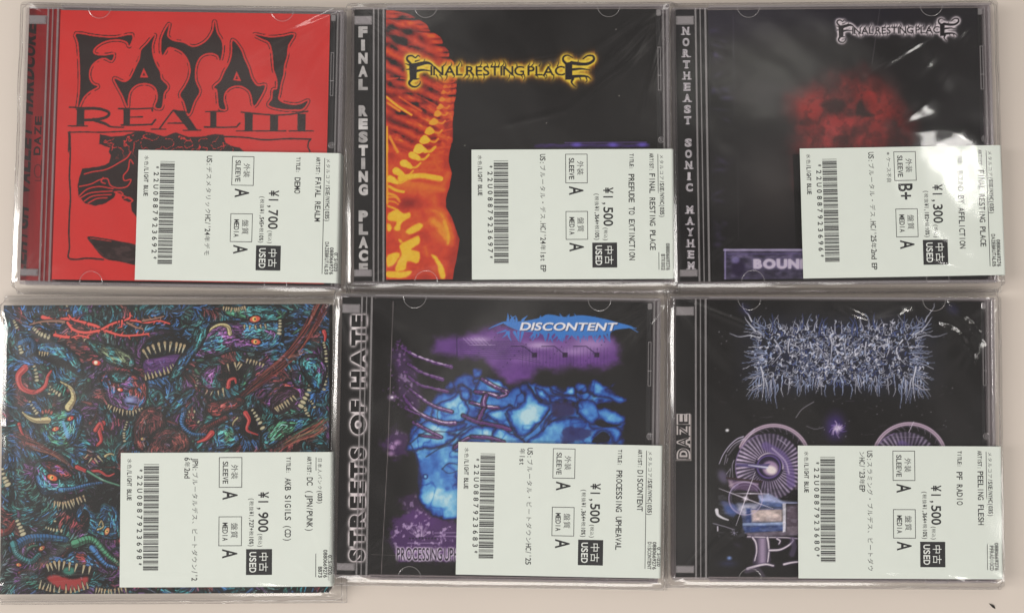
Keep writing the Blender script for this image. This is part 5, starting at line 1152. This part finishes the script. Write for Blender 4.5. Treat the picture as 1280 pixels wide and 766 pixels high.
CX0, CX1, CY = -75.4, 66.2, 62.2
def jewel_case(par):
    base = MB()
    base.box(CX0, CX1, -CY, CY, 0.05, 1.2, bev=.3)
    for y in (-CY, CY-1.2): base.box(CX0, CX1, y, y+1.2, 1.25, 6.2)
    base.box(CX1-1.2, CX1, -CY+1.25, CY-1.25, 1.25, 8.2)
    base.box(63.0, 63.7, -60.8, 60.8, 1.25, 8.4)
    b = base.build("case_base", M_EDGE, par)
    lw = MB(); lw.box(CX0, CX0+1.0, -CY+1.25, CY-1.25, 1.25, 9.0, bev=.2); lw.build("spine_wall", M_WALL, b)
    tr = MB(); tr.box(-59.8, 62.6, -60.5, 60.5, 1.3, 7.2, bev=.5); tr.build("disc_tray", M_DARK, par)
    lid = MB(); lid.box(CX0, CX1, -CY, CY, 9.15, 10.2, bev=.28)
    l = lid.build("case_lid", M_CASE, par)
    r = MB()
    for y in (-CY+.1, CY-1.0): r.box(-59.6, CX1-.1, y, y+.9, 6.4, 9.1, bev=.12)
    r.box(-65.9, -65.1, -61, 61, 8.45, 9.1, bev=.15); r.box(-63.7, -63.2, -61, 61, 8.45, 9.1, bev=.12); r.box(-61.6, -60.7, -61, 61, 8.45, 9.1, bev=.15)
    r.box(64.6, 65.4, -60.9, 60.9, 6.4, 9.1, bev=.15)
    for k in range(46): r.box(-56+k*.75, -55.65+k*.75, -62.0, -61.2, 9.1, 10.35)
    r.build("lid_rail", M_EDGE, l)
    for y0, y1 in ((53.6, 57.6), (-58.6, -55.4)):
        h = MB(); h.box(-74.2, -66.2, y0, y1, 8.4, 8.95, bev=.25); h.box(-73.6, -66.8, y0+.5, y1-.5, 8.97, 9.1); h.build("hinge_block", M_EDGE, l)
    for tx in (-42.2, 39.0):
        for sy in (1, -1):
            t = MB(); t.tube([(tx+5*cos(a), sy*(61.2-5*sin(a)), 10.22) for a in np.linspace(0, pi, 20)], .13, 5)
            if sy < 0: t.box(tx-4.8, tx+4.8, -62.05, -61.35, 10.15, 10.32)
            t.build("booklet_tab", M_EDGE, l)
    c = MB()
    for x in (60.75, 61.9): c.box(x, x+.25, 23.5, 43.0, 8.3, 9.0)
    c.box(61.05, 61.85, 42.7, 43.0, 8.3, 9.0); c.box(61.05, 61.85, 23.5, 23.8, 8.3, 9.0); c.box(60.6, 62.4, 30.0, 30.4, 9.02, 9.12)
    c.build("lid_clip", M_EDGE, l); c = MB()
    c.tube([(61.9+1.25*cos(a), 1.5+1.25*sin(a), 8.6) for a in np.linspace(0, 2*pi, 16)], .2, 5); c.tube([(61.9+.5*cos(a), 1.5+.5*sin(a), 8.6) for a in np.linspace(0, 2*pi, 10)], .2, 5)
    c.build("lid_boss", M_EDGE, l); c = MB(); c.box(60.4, 62.4, 57.2, 60.0, 7.4, 8.9, bev=.3); c.build("lid_clip", M_EDGE, l)
    return l
def cd(F, label, paint, strip, T, lab, creases=(), seed=0, size=(120, 120), ext=(1.7, 2.6, 2.8, 2.6), cham=(0, 0), pleat=1.0):
    r = root("wrapped_cd", F, label, "CD", "wrapped CDs laid out in two rows")
    jewel_case(r)
    w, h = size[0]/2, size[1]/2
    P, C = sheet_grid(F, -w, w, -h, h, 8.85, 440, 440, paint)
    bk = grid_mesh("cover_booklet", P, M_PRINT, r, C)
    pg = MB(); pg.box(-w+.1, w-.1, -h+.1, h-.1, 7.5, 8.8); pg.build("booklet_pages", M_DARK, bk)
    P, C = sheet_grid(F, -74.2, -60.0, -60.6, 60.6, 8.3, 90, 700, strip)
    grid_mesh("spine_card", P, M_PRINT, r, C)
    price_label(r, lab[0], lab[1], lab[2], 10.32, T)
    sleeve(r, F, CX0-1.4, CX1+1.9, -CY-1.2, CY+.3, 10.75, ext, creases, seed, cham=cham, pleat=pleat)
    return r

# ---------------------------------------------------------------- the counter
t = MB(); t.box(-700, 700, -520, 520, -30, -0.02, bev=2)
ct = t.build("counter_top", M_TABLE); ct["kind"] = "structure"

# ---------------------------------------------------------------- the six discs
GEN = "メタルコア/SXE/NYHC(035)"
def TX(**k): return k
cd(Frame(-141.93, 70.98, -0.94), "CD with bright red cover and black spiky gothic lettering, yen price slip for 1,700", cover_red, strip_red,
   TX(genre=GEN, code="DAZEBRUTAL03", fold="075H0201", artist="FATAL REALM", title="DEMO", price="¥1,700", net="¥1,545", desc=["US:デスメタリックHC/'24年デモ"], bars="*22U0887923692*"),
   (-22.9, -2.3, 0.0), [([(-62.6, -8), (-63, -52)], .6, .12), ([(-73.5, -2), (-72.5, -14), (-74, -36)], .9, .16), ([(-74, 58), (-70, 50), (-67, 49)], .8, .16)], 3, cham=(.2, .36))
cd(Frame(4.21, 72.14, 0.26), "CD with black cover and an orange fiery backbone down its left side", cover_fire, strip_silver,
   TX(genre=GEN, code="BTK002", artist="FINAL RESTING PLACE", title="PREFUDE TO EXTINCTION", price="¥1,500", net="¥1,364", desc=["US:ブルータル・デス.HC/'24年1st EP"], bars="*22U0887923697*"),
   (-22.1, -2.9, 0.0), [([(58, 60), (30, 40), (-10, 34)], 1.2, .14), ([(59, 45), (20, 14), (-20, 5)], 1.4, .13)], 12, cham=(.36, .36))
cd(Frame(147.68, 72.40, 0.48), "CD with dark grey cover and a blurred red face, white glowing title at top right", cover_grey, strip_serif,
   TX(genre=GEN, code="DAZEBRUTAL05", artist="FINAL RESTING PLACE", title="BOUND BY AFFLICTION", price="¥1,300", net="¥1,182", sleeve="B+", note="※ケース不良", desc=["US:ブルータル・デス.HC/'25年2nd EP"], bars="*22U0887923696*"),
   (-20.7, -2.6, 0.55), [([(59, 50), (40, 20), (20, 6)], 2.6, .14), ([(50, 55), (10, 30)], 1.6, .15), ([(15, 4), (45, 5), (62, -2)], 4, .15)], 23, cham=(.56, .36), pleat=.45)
# the one without a jewel case: a card wallet in a bag
F4 = Frame(-152.0, -62.11, 0.29)
r4 = root("wrapped_cd", F4, "CD in a card wallet crowded with drawn monsters, thorny red title at top left", "CD", "wrapped CDs laid out in two rows")
P4, C4 = sheet_grid(F4, -71.8, 71.8, -63.0, 63.0, 8.5, 520, 470, cover_monsters)
fc = grid_mesh("wallet_front", P4, M_BOARD, r4, C4)
wb = MB(); wb.box(-71.75, 71.75, -62.95, 62.95, 0.1, 8.45, bev=.25); wb.build("wallet_body", M_DARK, r4)
price_label(r4, -19.4, -1.85, -0.05, 8.75, TX(genre="日本人パンク(033)", code="BB73", fold="075H0201", artist="DC (JPN/PUNK)", title="AKB SIGILS (CD)", price="¥1,900", net="¥1,727", dp=4.28,
            desc=["JPN:ブルータルデス、ビートダウン/'2", "6年2nd"], bars="*22U0887923698*"), sx=1.04, fold_drop=7.0)
sleeve(r4, F4, -73.4, 73.9, -64.4, 63.4, 9.1, (1.4, 4.6, 4.6, 4.0), [([(-69.6, 60), (-69.2, 10), (-69.8, -62)], 1.8, .46), ([(-73, -60), (-20, -55.5), (30, -56.5), (60, -59)], 1.7, .42), ([(-66, 60.4), (10, 60.8)], .8, .35)], 41, puff=.14, cham=(.2, .2))
cd(Frame(-1.48, -57.51, -0.88), "CD with a blue bone head and violet circuits on its black cover", cover_blue, strip_glow,
   TX(genre=GEN, code="DISCONTENT", fold="075H0201", artist="DISCONTENT", title="PROCESSING UPHEAVAL", price="¥1,500", net="¥1,364", desc=["US:ブルータル・ビートダウンHC/'25", "年1st"], bars="*22U0887923683*"),
   (-21.9, -1.9, -0.2), [([(-76, -61), (-66, -59.5), (-61, -60.5)], 1.3, .36), ([(-62, 61), (-62.4, -20)], 1.0, .2)], 57, ext=(1.8, 3.0, 3.2, 3.8), cham=(.36, .2))
cd(Frame(146.12, -57.92, -0.32), "CD with a blue white splintered title over chrome wheels and a truck", cover_chrome, strip_mark,
   TX(genre=GEN, code="PFRADIOCD", artist="PEELING FLESH", title="PF RADIO", price="¥1,500", net="¥1,364", desc=["US:スラミング・ブルデス、ビートダウ", "ンHC/'23年EP"], bars="*22U0887923680*", dp=4.25),
   (-21.3, -2.9, 0.05), [([(44, 60), (50, 54), (57, 48), (61, 42)], .7, .35), ([(40, 50), (48, 47), (55, 38)], 1.2, .3), ([(-5, 56), (10, 50), (28, 55)], 3.0, .5), ([(10, -56.5), (45, -57.5), (58, -60), (67, -61)], 1.6, .40), ], 66, ext=(1.8, 2.8, 3.2, 3.8), cham=(.56, .2))

# a dark fleck lying on the counter
fx, fy = unproject((1240, 757), 0.0)
f = MB(); f.add([(fx*1000+x, fy*1000+y, z) for x, y, z in ((-1.4, 1.2, .05), (.2, .7, .9), (1.5, -1.3, .05), (.1, -.6, .3), (-.5, .2, .05), (.9, .2, .5))], [(0, 4, 1), (1, 4, 3), (1, 3, 5), (5, 3, 2), (4, 0, 3), (0, 1, 3), (1, 5, 2)])
fo = f.build("dust_fleck", M_FLECK); fo["label"] = "small dark fleck lying on the pale counter at the lower right"; fo["category"] = "fleck"
